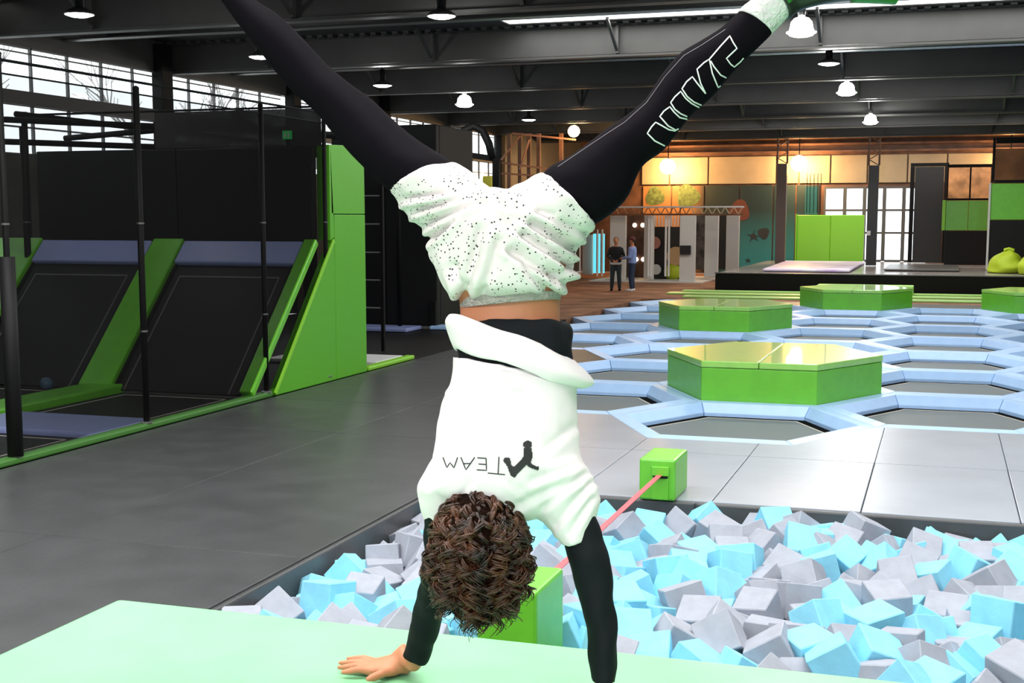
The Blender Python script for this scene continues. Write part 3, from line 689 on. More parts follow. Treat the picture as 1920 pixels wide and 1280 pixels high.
# ------------------------------------------------------------------ stage and what stands on it
stg = thing('stage', 'long black padded stage across the back of the hall', 'stage', (1, 50, 0))
part('front_pad', MB().box((-7.1, 43.1, .002), (9.5, 43.3, .56)), M['black'], stg, bev=.03)
part('deck', MB().box((-7.1, 43.32, .002), (9.5, 56.7, .58)), mat('stage_top', (.30, .27, .25), .20, .5, var=.2, vscale=1), stg)
part('edge_trim', MB().box((-7.12, 43.08, .565), (9.5, 43.5, .60)), M['mat'], stg, bev=.01)
grf = mat('airbag_print', (.80, .78, .85), .4, var=.5, vscale=1.1, col2=(.55, .38, .72))
ab = thing('air_bag', 'flat white and violet printed landing bag on the stage', 'bag', (-4.6, 49, .6))
ab_ = MB(); ab_.prism([(-5.75, 44.6, .602), (-2.9, 44.6, .602), (-2.9, 53.5, .602), (-6.0, 53.5, .602)], (0, 0, .09)); part('body', ab_, grf, ab, bev=.04, seg=3)
single('floor_mat', MB().box((-1.9, 46.5, .602), (.55, 51.5, .66)), mat('charcoal_mat', (.10, .09, .085), .3), 'charcoal landing mat on the stage before the glazed doors', 'mat', bev=.02)
gw = thing('foam_wall', 'bright green padded wall standing on the stage', 'wall', (-4.5, 55, .6))
a = OY(1495, 403, 54.6); b = OY(1618, 490, 54.6); mid = (a.x+b.x)/2
for x0, x1 in ((a.x, mid-.002), (mid+.002, b.x)): part('panel', MB().box((x0, 54.6, .602), (x1, 54.8, a.z)), M['lime'], gw, bev=.03)
part('edge_panel', MB().box((a.x-.06, 54.55, .602), (a.x-.003, 54.85, a.z+.03)), M['lime'], gw, bev=.01)
wp = thing('hanging_wall', 'teal board with hanging ropes behind the green stage wall', 'board', (-5, 55.8, 2.6))
a = OY(1510, 350, 55.6); b = OY(1532, 402, 55.6); part('board', MB().box((a.x, 55.6, b.z), (b.x, 55.66, a.z)), mat('teal_board', (.06, .22, .18), .6), wp)
for px in (1514, 1520, 1527, 1534, 1540): q = OY(px, 325, 55.5); part('rope', MB().tube([(q.x, 55.5, q.z), (q.x, 55.5, 2.6)], .015, 6), M['black'], wp)
def lattice_col(px, Yc, z1, label, m, wd=.38):
    x = OY(px, 430, Yc).x; t_ = thing('lattice_column', label, 'column', (x, Yc, .6), 'steel columns of the hall')
    part('shaft', MB().box((x-wd/2, Yc-.15, .602), (x+wd/2, Yc+.15, z1)), m, t_, bev=.01)
    for s_ in (-1, 1): part('chord', MB().box((x+s_*wd/2-.035, Yc-.03, z1), (x+s_*wd/2+.035, Yc+.03, 5.9)), M['brown'], t_)
    k = 0; z = z1
    while z < 5.75: part('lacing', MB().bar((x-wd/2*(1 if k % 2 else -1), Yc, z), (x+wd/2*(1 if k % 2 else -1), Yc, z+.22), .035), M['brown'], t_); z += .22; k += 1
lattice_col(1464, 52.5, 4.5, 'brown steel lattice column between mural and orange lamp', mat('taupe_steel', (.13, .09, .075), .45))
lattice_col(1635, 51.5, 4.35, 'black clad lattice column in front of the glazed doors', mat('dark_cladding', (.03, .03, .032), .45))
q = OY(1629, 437, 51.3)
single('fire_alarm', MB().box((q.x-.07, 51.22, q.z-.09), (q.x+.07, 51.34, q.z+.09)), M['white'], 'small white box fixed on the black clad column', 'box', bev=.02)
pl = OY(1629, 350, 51.2)
sb = thing('tall_cabinet', 'tall black framed panel right of the glazed doors', 'panel', (-.7, 55.5, .6))
a = OY(1708, 306, 55.5); b = OY(1773, 487, 55.5)
part('panel', MB().box((a.x+.18, 55.45, .602), (b.x-.18, 55.6, a.z-.15)), mat('near_black', (.009, .008, .008), .5), sb)
part('frame_bar', MB().box((a.x, 55.4, a.z-.13), (b.x, 55.62, a.z)), M['black'], sb)
for x in (a.x, b.x-.16): part('frame_bar', MB().box((x, 55.4, .602), (x+.16, 55.62, a.z-.14)), M['black'], sb)
gp_ = thing('padded_enclosure', 'black and green padded enclosure with an orange window band', 'enclosure', (.9, 54, .6))
a = OY(1774, 376, 53); b = OY(1857, 432, 53); m_ = (a.x+b.x)/2
for x0, x1 in ((a.x, m_-.005), (m_+.005, b.x)): part('green_panel', MB().box((x0, 53, b.z), (x1, 53.15, a.z)), M['green'], gp_, bev=.015)
part('black_panel', MB().box((a.x, 53, .602), (b.x, 53.15, b.z-.01)), M['bed_dark'], gp_, bev=.015)
zt_ = OY(1800, 308, 53).z
for x in (a.x, m_, b.x-.06): part('frame_bar', MB().box((x, 53, a.z+.09), (x+.06, 53.1, zt_-.12)), M['black'], gp_)
part('frame_bar', MB().box((a.x, 53, a.z+.01), (b.x, 53.12, a.z+.085)), M['black'], gp_); part('frame_bar', MB().box((a.x, 53, zt_-.115), (b.x, 53.12, zt_)), M['black'], gp_)
part('edge_strip', MB().box((a.x-.13, 52.95, b.z), (a.x-.01, 53.2, a.z+.02)), M['lime'], gp_)
part('back_board', MB().box((a.x, 54.4, a.z), (b.x, 54.45, zt_)), mat('amber_board', (.42, .19, .07), .6, var=.4, vscale=2), gp_)
tr = thing('padded_booth', 'tall green over black padded booth at the right edge', 'booth', (3.2, 49, .6))
a = OY(1859, 344, 48.5); b = OY(1960, 412, 48.5); c_ = OY(1859, 505, 48.5)
part('green_panel', MB().box((a.x, 48.5, b.z), (b.x+1, 48.65, a.z)), M['green'], tr, bev=.02)
part('black_panel', MB().box((a.x, 48.5, .602), (b.x+1, 48.65, b.z-.01)), M['bed_dark'], tr, bev=.02)
part('edge_strip', MB().box((a.x-.07, 48.45, .602), (a.x-.005, 48.7, a.z+.02)), M['wpanel'], tr)
zz = OY(1862, 258, 48.5).z
part('frame_bar', MB().box((a.x, 48.5, a.z+.04), (a.x+.09, 48.6, zz)), M['black'], tr); part('frame_bar', MB().box((a.x+.1, 48.5, zz-.2), (b.x+1, 48.6, zz)), M['black'], tr)
part('frame_bar', MB().box((a.x+.1, 48.5, a.z+.02), (b.x+1, 48.62, a.z+.12)), M['black'], tr)
part('back_board', MB().box((a.x+.1, 51.5, .602), (b.x+2, 51.6, 4.9)), mat('amber_board2', (.40, .17, .07), .6, var=.3, vscale=1.2), tr)
# bean bags
def beanbag(px, py, Yb, w_, h_, label, seed):
    c = OY(px, py, Yb); c.z = .602; t_ = thing('bean_bag', label, 'bean bag', c, 'lime bean bags on the stage')
    mb = MB(); rings = []
    for i in range(13):
        u = i/12; z = h_*u; r = w_*(.86+.14*math.sin(math.pi*min(1, u*1.6)))*math.sqrt(max(.01, 1-u**2.1))
        ring = []
        for k in range(24):
            a_ = 2*math.pi*k/24; nn = noise.noise(Vector((math.cos(a_)*1.4, math.sin(a_)*1.4, z*3+seed)))
            rr = max(.03, r*(1+.25*nn)); ring.append(c+Vector((rr*math.cos(a_)+.1*u*math.sin(seed), rr*math.sin(a_), z+.05*nn)))
        rings.append(ring)
    mb.rings(rings); part('sack', mb, M['bag'], t_, smooth=True)
    tp = c+Vector((.1*math.sin(seed), 0, h_-.03))
    part('handle', MB().tube([tp+Vector((-.12, 0, -.02)), tp+Vector((-.13, 0, .06)), tp+Vector((0, 0, .09)), tp+Vector((.14, 0, .05)), tp+Vector((.12, 0, -.02))], .05, 8), M['bag'], t_, smooth=True)
M['bag'] = mat('lime_fabric', (.44, .58, .02), .6, bump=.2, scale=5)
beanbag(1885, 508, 46.2, .62, .72, 'lime green slumped bean bag on the stage, left one', 1.0)
beanbag(1936, 507, 45.2, .5, .85, 'lime green bean bag cut off at the right edge', 3.0)

# ------------------------------------------------------------------ game arcade cage in the back
ag = thing('arcade_cage', 'white pillared game cage with a truss ring on top', 'cage', (-10.5, 50, 0))
def col_px(px0, px1, py0, py1, Yc, m, nm, th=.2):
    a = OY(px0, py0, Yc); b = OY(px1, py1, Yc); part(nm, MB().box((a.x, Yc, max(.01, b.z)), (b.x, Yc+th, a.z)), m, ag, bev=.01)
for args in ((1144, 1172, 404, 526, 48.8), (1208, 1224, 404, 524, 48.8), (1275, 1302, 404, 530, 48.2), (1322, 1345, 404, 520, 50.5), (1362, 1384, 404, 508, 52), (1092, 1110, 440, 515, 50.5)):
    col_px(*args, M['wpanel'], 'pillar')
M['cyan'] = mat('cyan_lights', (.1, .5, .6), .4, emit=(.15, .75, .9), es=1.2)
blk = mat('arcade_black', (.012, .012, .014), .4); wood = mat('wood_disc', (.5, .33, .17), .6)
col_px(1224, 1275, 425, 526, 50.2, blk, 'back_panel', .1); col_px(1345, 1362, 404, 505, 52.2, blk, 'back_panel', .1)
col_px(1172, 1208, 404, 524, 51.0, mat('arcade_brown', (.10, .04, .02), .5, var=.5, vscale=3), 'back_panel', .1)
col_px(1302, 1322, 404, 505, 51.5, mat('arcade_grey', (.08, .07, .07), .5, var=.7, vscale=3), 'back_panel', .1)
for px in (1112, 1120, 1128): col_px(px, px+5, 438, 512, 50.3, M['cyan'], 'light_tube', .05)
for px in (1086, 1119, 1128, 1215, 1220, 1247, 1253): col_px(px, px+2, 404 if px > 1200 else 430, 518, 48.6, M['white'], 'pole', .05)
for px, py in ((1190, 422), (1205, 422), (1193, 486), (1206, 486)):
    q = OY(px, py, 50.9); part('round_lamp', MB().ell(q, (.09, .05, .09), 10, 8), mat('small_bulb', (1, .9, .8), .4, emit=(1, .85, .7), es=3), ag, smooth=True)
def disc(px, py, r, m):
    c = OY(px, py, 50.05); part('disc', MB().prism([(c.x+r*math.cos(k*math.pi/12), 50.1, c.z+r*math.sin(k*math.pi/12)) for k in range(24)], (0, -.06, 0)), m, ag)
disc(1267, 480, .36, wood); disc(1227, 455, .24, mat('pink_disc', (.55, .25, .2), .5)); disc(1230, 505, .2, M['white'])
q0, q1 = OY(1275, 460, 48.1), OY(1295, 477, 48.1); part('screen', MB().box((q0.x, 48.08, q1.z), (q1.x, 48.15, q0.z)), blk, ag)
zt2 = OY(1250, 388, 48.4).z; zt1 = OY(1250, 402, 48.4).z
xr0, xr1 = OY(1180, 395, 48.4).x, OY(1380, 395, 48.4).x
part('truss_chord', MB().tube([(xr0-1.2, 48.4, zt1), (xr1+.3, 48.4, zt1)], .035, 6), M['brown'], ag); part('truss_chord', MB().tube([(xr0-1.2, 48.4, zt2), (xr1+.3, 48.4, zt2)], .035, 6), M['wpanel'], ag)
k = 0; x = xr0-1.2
while x < xr1+.2:
    part('truss_web', MB().bar((x, 48.4, zt1 if k % 2 else zt2), (x+.16, 48.4, zt2 if k % 2 else zt1), .03), M['brown'] if x < xr1-1.8 else M['beige'], ag); x += .16; k += 1
for px in range(1228, 1275, 6): col_px(px, px+2, 404, 424, 49.8, M['white'], 'hook', .03)
q = OZ(1318, 512, 0); single('bean_bag', MB().ell((q.x, 50.2, .32), (.35, .3, .32), 16, 10), M['bag'], 'small yellow bean bag between the arcade pillars', 'bean bag', smooth=True)
p1 = OZ(1290, 529, 0); part('floor_plate', MB().box((-12.7, 48.0, .001), (-8.4, 53, .04)), M['wpanel'], ag)

# ------------------------------------------------------------------ figures
def bake(name, mb, voxel, smooth=4, fn=None, o_=Vector((0, 0, 0)), sf=.5):
    me = bpy.data.meshes.new('tmp'); me.from_pydata(mb.v, [], mb.f)
    bm = bmesh.new(); bm.from_mesh(me); bmesh.ops.triangulate(bm, faces=[f for f in bm.faces if len(f.verts) > 4])
    bmesh.ops.recalc_face_normals(bm, faces=bm.faces[:]); bm.to_mesh(me); bm.free()
    t_ = bpy.data.objects.new('tmp', me); COL.objects.link(t_)
    r = t_.modifiers.new('r', 'REMESH'); r.mode = 'VOXEL'; r.voxel_size = voxel
    if smooth:
        s_ = t_.modifiers.new('s', 'SMOOTH'); s_.factor = sf; s_.iterations = smooth
    dg = bpy.context.evaluated_depsgraph_get(); ev = t_.evaluated_get(dg)
    out = bpy.data.meshes.new_from_object(ev, depsgraph=dg); out.name = name
    bpy.data.objects.remove(t_); bpy.data.meshes.remove(me)
    if fn:
        nr = [v.normal.copy() for v in out.vertices]
        for v, n_ in zip(out.vertices, nr): v.co = fn(v.co.copy(), n_)
    for v in out.vertices: v.co -= o_
    for p in out.polygons: p.use_smooth = True
    return out
def mpart(name, me, m, parent, label=None):
    me.materials.clear(); me.materials.append(m); o = bpy.data.objects.new(name, me); COL.objects.link(o); o.parent = parent; WO[o.name] = org(parent).copy()
    if label: o['label'] = label
    return o
def ringLR(lx, ly, rx, ry, d, dr, n=28, sh=1.0, d2=None):
    A = PT(lx, ly, d); B = PT(rx, ry, d if d2 is None else d2); c = (A+B)/2; u = (B-A)/2*sh
    f = CF - u*(CF.dot(u)/u.length_squared); f.normalize()
    return [c+math.cos(2*math.pi*k/n)*u+math.sin(2*math.pi*k/n)*f*dr*sh for k in range(n)]
def interp(rs, m_=4):
    """catmull-rom between ring parameter tuples"""
    out = []
    for i in range(len(rs)-1):
        p0, p1, p2, p3 = rs[max(i-1, 0)], rs[i], rs[i+1], rs[min(i+2, len(rs)-1)]
        for s_ in range(m_):
            t_ = s_/m_; out.append(tuple(.5*((2*b)+(-a+c)*t_+(2*a-5*b+4*c-d)*t_*t_+(-a+3*b-3*c+d)*t_**3) for a, b, c, d in zip(p0, p1, p2, p3)))
    out.append(rs[-1]); return out
def loft(mb, rs, sh=1.0, m_=4, n=28): return mb.rings([ringLR(*r[:6], n=n, sh=sh) for r in interp(rs, m_)])

# ring lists: left px, left py, right px, right py, camera depth, half thickness
LEG_R = [(960, 400, 1060, 470, 2.70, .085), (1018, 325, 1115, 420, 2.69, .080), (1066, 294, 1172, 378, 2.68, .078), (1125, 250, 1204, 312, 2.67, .068), (1167, 222, 1245, 281, 2.66, .060),
         (1207, 187, 1270, 250, 2.655, .055), (1239, 141, 1300, 213, 2.65, .056), (1273, 102, 1335, 183, 2.645, .055), (1307, 81, 1376, 134, 2.64, .048), (1352, 52, 1413, 97, 2.635, .038), (1390, 18, 1451, 60, 2.63, .034)]
LEG_L = [(820, 440, 920, 390, 2.72, .085), (738, 362, 850, 308, 2.74, .080), (672, 306, 770, 254, 2.77, .076), (625, 250, 700, 189, 2.80, .066), (585, 205, 650, 153, 2.82, .058), (550, 172, 614, 120, 2.84, .055), (508, 124, 575, 78, 2.86, .055),
         (468, 74, 530, 34, 2.88, .050), (432, 26, 478, 0, 2.90, .038), (405, -10, 446, -34, 2.92, .033)]
ARM_R = [(1010, 915, 1090, 905, 2.63, .05), (1040, 960, 1108, 945, 2.62, .048), (1058, 1015, 1126, 1000, 2.61, .046), (1076, 1075, 1146, 1062, 2.60, .042), (1092, 1130, 1150, 1118, 2.595, .040), (1104, 1200, 1154, 1195, 2.585, .036), (1108, 1280, 1156, 1280, 2.57, .032), (1112, 1330, 1152, 1332, 2.56, .026)]
ARM_L = [(815, 925, 890, 940, 2.66, .05), (800, 965, 872, 985, 2.68, .046), (797, 1020, 862, 1030, 2.72, .044), (792, 1075, 850, 1085, 2.77, .040), (782, 1130, 834, 1143, 2.83, .038), (768, 1185, 815, 1200, 2.88, .034), (756, 1232, 798, 1243, 2.92, .028)]
TORSO = [(885, 985, 965, 985, 2.68, .05), (838, 950, 1050, 950, 2.66, .085), (822, 905, 1082, 900, 2.65, .10), (826, 850, 1084, 850, 2.66, .105), (830, 790, 1080, 790, 2.67, .10), (855, 730, 1062, 730, 2.68, .09), (868, 660, 1052, 660, 2.69, .08),
         (863, 595, 1050, 590, 2.70, .078), (860, 560, 1052, 550, 2.70, .08), (845, 510, 1062, 505, 2.71, .10), (838, 450, 1060, 455, 2.71, .11), (850, 400, 1030, 405, 2.71, .10), (890, 370, 990, 370, 2.71, .07)]
hb = Vector(OZ(960, 1330, PZ)); hb.z = PZ
person = thing('person', 'person in white t-shirt and white shorts doing a handstand on the platform', 'person', hb)
def hand(mb, wrist, fwd, side, s_=1.0):
    """flat hand on the platform: palm, four fingers and a thumb"""
    fwd = Vector(fwd).normalized(); sd = Vector((-fwd.y, fwd.x, 0))*side; W = Vector(wrist); z = PZ
    base = Vector((W.x, W.y, z+.026))
    heel = base-fwd*.005
    rings = []
    for t_, wd_, h_ in ((-.012, .026, .030), (.02, .036, .026), (.05, .041, .020), (.085, .042, .014)):
        c = Vector((base.x, base.y, z+h_*.95))+fwd*t_*s_
        rings.append([c+sd*math.cos(2*math.pi*k/16)*wd_*s_+Vector((0, 0, 1))*math.sin(2*math.pi*k/16)*h_*.9 for k in range(16)])
    mb.rings(rings)
    for off, L, ang in ((-.032, .066, -.20), (-.011, .082, -.06), (.011, .088, .05), (.031, .078, .18)):
        d = (fwd*math.cos(ang)+sd*math.sin(ang)).normalized(); p0 = Vector((base.x, base.y, z+.013))+fwd*.075*s_+sd*off*s_
        mb.tube([p0-d*.03, p0, p0+d*L*.4+Vector((0, 0, .007)), p0+d*L*.75+Vector((0, 0, .002)), p0+d*L], [.010, .0098, .0092, .0084, .006], 10)
    d = (fwd*.62-sd*.78).normalized(); p0 = Vector((base.x, base.y, z+.015))+fwd*.018-sd*.022
    mb.tube([p0, p0+d*.035+Vector((0, 0, .004)), p0+d*.065, p0+d*.085], [.013, .0115, .010, .007], 10)
    mb.tube([W+Vector((0, 0, .03)), Vector((base.x, base.y, z+.05)), base+fwd*.02], [.024, .026, .024], 14)
body = MB()
for L in (LEG_R, LEG_L): loft(body, L, .86)
for L in (ARM_R, ARM_L): loft(body, L, .74)
loft(body, TORSO[:6], .90); loft(body, TORSO[5:], 1.0)
wl_ = (PT(777, 1243, 2.925)); wl_ = Vector((wl_.x, wl_.y, wl_.z)); 
hl = OZ(752, 1262, PZ)
hand(body, Vector((hl.x+.012, hl.y, PZ)), (-.95, -.18, 0), -1)
body.tube([PT(777, 1225, 2.91), PT(776, 1243, 2.92), Vector((hl.x+.012, hl.y, PZ+.04)), Vector((hl.x, hl.y, PZ+.028))], [.019, .020, .025, .024], 14)
wr = PT(1132, 1330, 2.56); hr = Vector((wr.x+.02, wr.y+.03, PZ))
body.tube([PT(1131, 1300, 2.565), wr, Vector((hr.x, hr.y, PZ+.05)), Vector((hr.x, hr.y, PZ+.03))], [.027, .024, .026, .026], 14)
hand(body, hr, (.75, .55, 0), 1)
# neck, head (crown pointing down, face turned away from the camera)
hc = PT(900, 1000, 2.60)
body.tube([PT(940, 930, 2.66), PT(925, 965, 2.665), PT(912, 1000, 2.67)], [.055, .052, .055], 16)
zax = (PT(905, 1160, 2.66)-PT(915, 960, 2.66)).normalized(); yax = CF - zax*CF.dot(zax); yax.normalize(); xax = zax.cross(yax)
HM = Matrix((xax, yax, zax)).transposed()
body.ell(hc, (.073, .092, .105), 20, 14, HM)
body.ell(hc+HM @ Vector((0, .045, -.055)), (.052, .05, .06), 16, 10, HM)      # jaw
body.ell(hc+HM @ Vector((0, .098, -.02)), (.013, .02, .026), 10, 8, HM)      # nose
for s_ in (-1, 1):
    body.ell(hc+HM @ Vector((s_*.074, .005, -.015)), (.009, .02, .032), 10, 8, HM)   # ears
body.ell(hc+HM @ Vector((0, .088, -.062)), (.024, .01, .008), 10, 6, HM)      # lips
# feet
FR = [(1400, 10, 1450, 62, 2.63, .036), (1432, -14, 1474, 36, 2.625, .036), (1470, -60, 1500, 18, 2.62, .036), (1530, -70, 1540, 6, 2.61, .040), (1590, -62, 1596, -2, 2.60, .042), (1650, -45, 1652, -2, 2.59, .036), (1685, -28, 1682, 2, 2.585, .02)]
FLt = [(400, -14, 442, -38, 2.92, .036), (378, -40, 425, -66, 2.93, .036), (340, -62, 420, -100, 2.93, .038), (290, -62, 350, -120, 2.92, .04), (240, -70, 290, -118, 2.91, .035)]
loft(body, FR, .85); loft(body, FLt, .85)
bme = bake('body', body, .0055, 3, None, hb)
mpart('body', bme, M['skin'], person)
eyem = mat('eye_white', (.7, .7, .7), .3)
eb = MB()
for s_ in (-1, 1): eb.ell(hc+HM @ Vector((s_*.03, .083, .006)), (.012, .008, .008), 10, 8, HM)
part('eyes', eb, eyem, person, smooth=True)
# leggings
def fold(sc, amp, ax=None, seed=0.0, stretch=3.0):
    def fn(p, n_):
        q = p-hb
        if ax is not None: q = q - ax*q.dot(ax)*(1-1/stretch)
        return p+n_*amp*(noise.noise(q*sc+Vector((seed, seed, seed))))
    return fn
lg = MB(); loft(lg, [(1000, 400, 1050, 440, 2.70, .05)]+LEG_R[1:], 1.0); loft(lg, [(835, 415, 890, 385, 2.72, .05)]+LEG_L[1:], 1.0)
mpart('leggings', bake('leggings', lg, .006, 3, fold(14, .0022), hb), M['legging'], person)
# undershirt: band at the waist and both long sleeves
us = MB(); loft(us, ARM_R[:-1], 1.06); loft(us, ARM_L, 1.10)
loft(us, [(850, 900, 1060, 900, 2.65, .09), (848, 760, 1066, 760, 2.67, .10), (858, 690, 1072, 700, 2.68, .098), (859, 640, 1074, 648, 2.69, .096), (862, 612, 1074, 618, 2.695, .092), (866, 600, 1066, 601, 2.70, .086)])
mpart('undershirt', bake('undershirt', us, .006, 2, fold(20, .007, seed=4), hb), M['sleeve'], person, 'tight black long-sleeved undershirt')
# t-shirt
ts = MB()
loft(ts, [(868, 968, 985, 975, 2.665, .07), (828, 945, 1062, 955, 2.66, .095), (800, 912, 1090, 915, 2.65, .115), (813, 862, 1090, 862, 2.655, .125), (819, 805, 1083, 805, 2.665, .125), (828, 752, 1081, 752, 2.675, .12), (846, 705, 1080, 722, 2.68, .115), (848, 668, 1078, 706, 2.685, .112)], m_=5, n=40)
loft(ts, [(970, 890, 1086, 850, 2.645, .10), (985, 930, 1108, 890, 2.64, .09), (1004, 962, 1121, 924, 2.635, .08), (1026, 990, 1121, 956, 2.63, .07), (1044, 1012, 1112, 988, 2.625, .064), (1054, 1022, 1102, 1006, 2.62, .06)], n=32)
loft(ts, [(812, 860, 920, 890, 2.66, .09), (786, 900, 890, 935, 2.67, .08), (783, 930, 876, 965, 2.68, .07), (792, 962, 868, 990, 2.69, .062), (803, 990, 864, 1008, 2.70, .056)], n=32)
tsm = bake('t_shirt', ts, .005, 4, None, Vector((0, 0, 0)))
nr = [v.normal.copy() for v in tsm.vertices]
def uvpx(p):
    q = p-CAM; d = q.dot(CF); return PX+FP*q.dot(CR)/d, PY-FP*q.dot(CU)/d
def gl(x, c, w_): return math.exp(-((x-c)/w_)**2)
creases = []   # (x0,y0,x1,y1,width,depth)
SH_CR = [(950, 690, 1075, 712, 6, .004), (850, 722, 960, 715, 6, .005), (835, 838, 960, 826, 7, .004), (900, 786, 1000, 790, 8, .003), (1020, 950, 1095, 890, 7, .006), (1040, 985, 1108, 905, 7, .006), (1068, 1000, 1110, 935, 6, .005),
         (975, 945, 1060, 905, 9, .007), (1000, 900, 1075, 870, 9, .006), (960, 905, 985, 925, 7, .004), (1030, 835, 1075, 800, 9, .004), (850, 960, 880, 905, 8, .005), (815, 900, 850, 880, 8, .004)]
def crease(lst):
    def f(x, y):
        s_ = 0
        for x0, y0, x1, y1, w_, dp in lst:
            L = math.hypot(x1-x0, y1-y0); t_ = ((x-x0)*(x1-x0)+(y-y0)*(y1-y0))/L/L; tc = min(1, max(0, t_))
            dx, dy = x-(x0+(x1-x0)*tc), y-(y0+(y1-y0)*tc)
            nx, ny = -(y1-y0)/L, (x1-x0)/L; sgn = dx*nx+dy*ny; r = math.hypot(dx, dy)
            if r < w_*4: s_ += dp*(-math.exp(-(r/w_)**2)+.55*math.exp(-((sgn-w_*1.8)/w_)**2)*math.exp(-((r-abs(sgn))/(w_*2))**2))
        return s_
    return f
cs = crease(SH_CR)
for v, n_ in zip(tsm.vertices, nr):
    x, y = uvpx(v.co); k = .0035*noise.noise((v.co-hb)*14)+.0018*noise.noise((v.co-hb)*34)
    if n_.dot(CF) < .2: k += cs(x, y)
    v.co = v.co+n_*k
bv = BVHTree.FromPolygons([v.co.copy() for v in tsm.vertices], [tuple(p.vertices) for p in tsm.polygons])
for v in tsm.vertices: v.co -= hb
tso = mpart('t_shirt', tsm, M['shirt'], person, 'loose white t-shirt slipping down the back')
# folded hem roll
hm = MB()
hemr = [(852, 655, 1066, 716, 2.685, .108), (846, 648, 1086, 728, 2.685, .118), (838, 628, 1108, 724, 2.69, .124), (834, 604, 1108, 712, 2.69, .122), (842, 590, 1084, 682, 2.69, .112), (850, 588, 1062, 664, 2.69, .104)]
inner = [(856, 600, 1056, 668, 2.69, .098), (858, 640, 1060, 690, 2.69, .100)]
hm.rings([ringLR(*r, n=44) for r in interp(hemr, 5)+inner], cap=False)
bm_n = len(hm.v)
mh = bpy.data.meshes.new('hem_fold'); mh.from_pydata(hm.v, [], hm.f)
for v in mh.vertices:
    q = v.co-hb; v.co = v.co + Vector((noise.noise(q*16), noise.noise(q*16+Vector((9, 0, 0))), noise.noise(q*16+Vector((0, 9, 0)))))*.007 - hb
for p in mh.polygons: p.use_smooth = True
ho = mpart('hem_fold', mh, M['shirt'], person); so = ho.modifiers.new('t', 'SOLIDIFY'); so.thickness = .004
# shorts
sh = MB()
loft(sh, [(872, 566, 1046, 552, 2.70, .088), (850, 556, 1056, 548, 2.70, .104), (832, 542, 1066, 534, 2.70, .118), (822, 512, 1074, 512, 2.705, .130), (808, 478, 1080, 478, 2.71, .136), (808, 440, 1082, 440, 2.71, .134), (822, 400, 1066, 404, 2.71, .125), (856, 368, 1020, 372, 2.71, .105), (900, 358, 975, 360, 2.71, .07)], m_=5, n=44)
loft(sh, [(850, 500, 940, 400, 2.71, .11), (812, 450, 925, 362, 2.715, .11), (780, 414, 900, 338, 2.725, .106), (750, 382, 876, 318, 2.735, .10), (728, 357, 856, 308, 2.74, .096)], m_=5, n=40)
loft(sh, [(940, 400, 1020, 500, 2.70, .11), (950, 362, 1072, 470, 2.70, .11), (978, 343, 1096, 450, 2.695, .105), (1014, 324, 1116, 426, 2.69, .10)], m_=5, n=40)
shm = bake('shorts', sh, .0045, 2, None)
nr = [v.normal.copy() for v in shm.vertices]
SO_CR = [(765, 372, 860, 358, 6, .009), (780, 395, 900, 362, 6, .008), (800, 420, 880, 385, 7, .009), (812, 445, 850, 415, 6, .008), (1000, 420, 1090, 475, 8, .011), (985, 440, 1075, 500, 8, .011), (960, 470, 1060, 530, 8, .010), (1010, 395, 1100, 440, 7, .007),
         (900, 430, 870, 540, 8, .008), (935, 450, 905, 550, 8, .007), (985, 500, 1040, 560, 8, .008), (850, 500, 870, 560, 8, .008), (940, 380, 1040, 400, 7, .004), (1040, 520, 1070, 500, 7, .008)]
cs = crease(SO_CR)
for v, n_ in zip(shm.vertices, nr):
    x, y = uvpx(v.co); k = .007*noise.noise((v.co-hb)*13)+.0035*noise.noise((v.co-hb)*32)
    if n_.dot(CF) < .2: k += 1.6*cs(x, y)
    v.co = v.co+n_*k-hb
mpart('shorts', shm, M['shorts'], person, 'baggy white shorts with dark ink speckles')
wb_ = MB(); loft(wb_, [(864, 579, 1050, 562, 2.70, .085), (862, 572, 1052, 556, 2.70, .088), (864, 560, 1052, 547, 2.70, .088)], n=48)
part('waistband', wb_, mat('grey_rib', (.42, .40, .36), .9, bump=.6, scale=120), person, smooth=True)
# sock, shoes
sk = MB(); loft(sk, [(1384, 22, 1446, 64, 2.63, .037), (1396, 10, 1456, 54, 2.63, .037), (1418, -6, 1468, 42, 2.625, .037), (1440, -22, 1478, 30, 2.62, .037)], 1.02, n=24)
part('sock', sk, mat('white_sock', (.75, .76, .72), .85, bump=.6, scale=90), person, smooth=True, label='ribbed white sock')
s2 = MB(); loft(s2, [(398, -6, 444, -30, 2.92, .036), (385, -28, 432, -54, 2.925, .036)], 1.02, n=20); part('sock', s2, M['legging'], person, smooth=True)
def shoe(FRs, sole_m):
    b_ = MB(); loft(b_, FRs, 1.06, n=24); part('shoe', b_, M['shoe'], person, smooth=True, label='black and green trainer')
shoe([(1438, -24, 1480, 34, 2.62, .040)]+[r for r in FR[2:]], 0); shoe(FLt[1:], 0)
sl = MB(); loft(sl, [(1600, -70, 1600, 4, 2.60, .046), (1640, -60, 1642, 5, 2.59, .045), (1680, -36, 1680, 8, 2.585, .03)], 1.0, n=20); part('shoe_tip', sl, M['shoeg'], person, smooth=True)
sl = MB(); loft(sl, [(1446, -20, 1486, 20, 2.60, .036), (1470, -50, 1500, 6, 2.598, .032), (1500, -60, 1520, -4, 2.596, .03)], .7, n=20); part('shoe_lace_cover', sl, M['shoeg'], person, smooth=True)

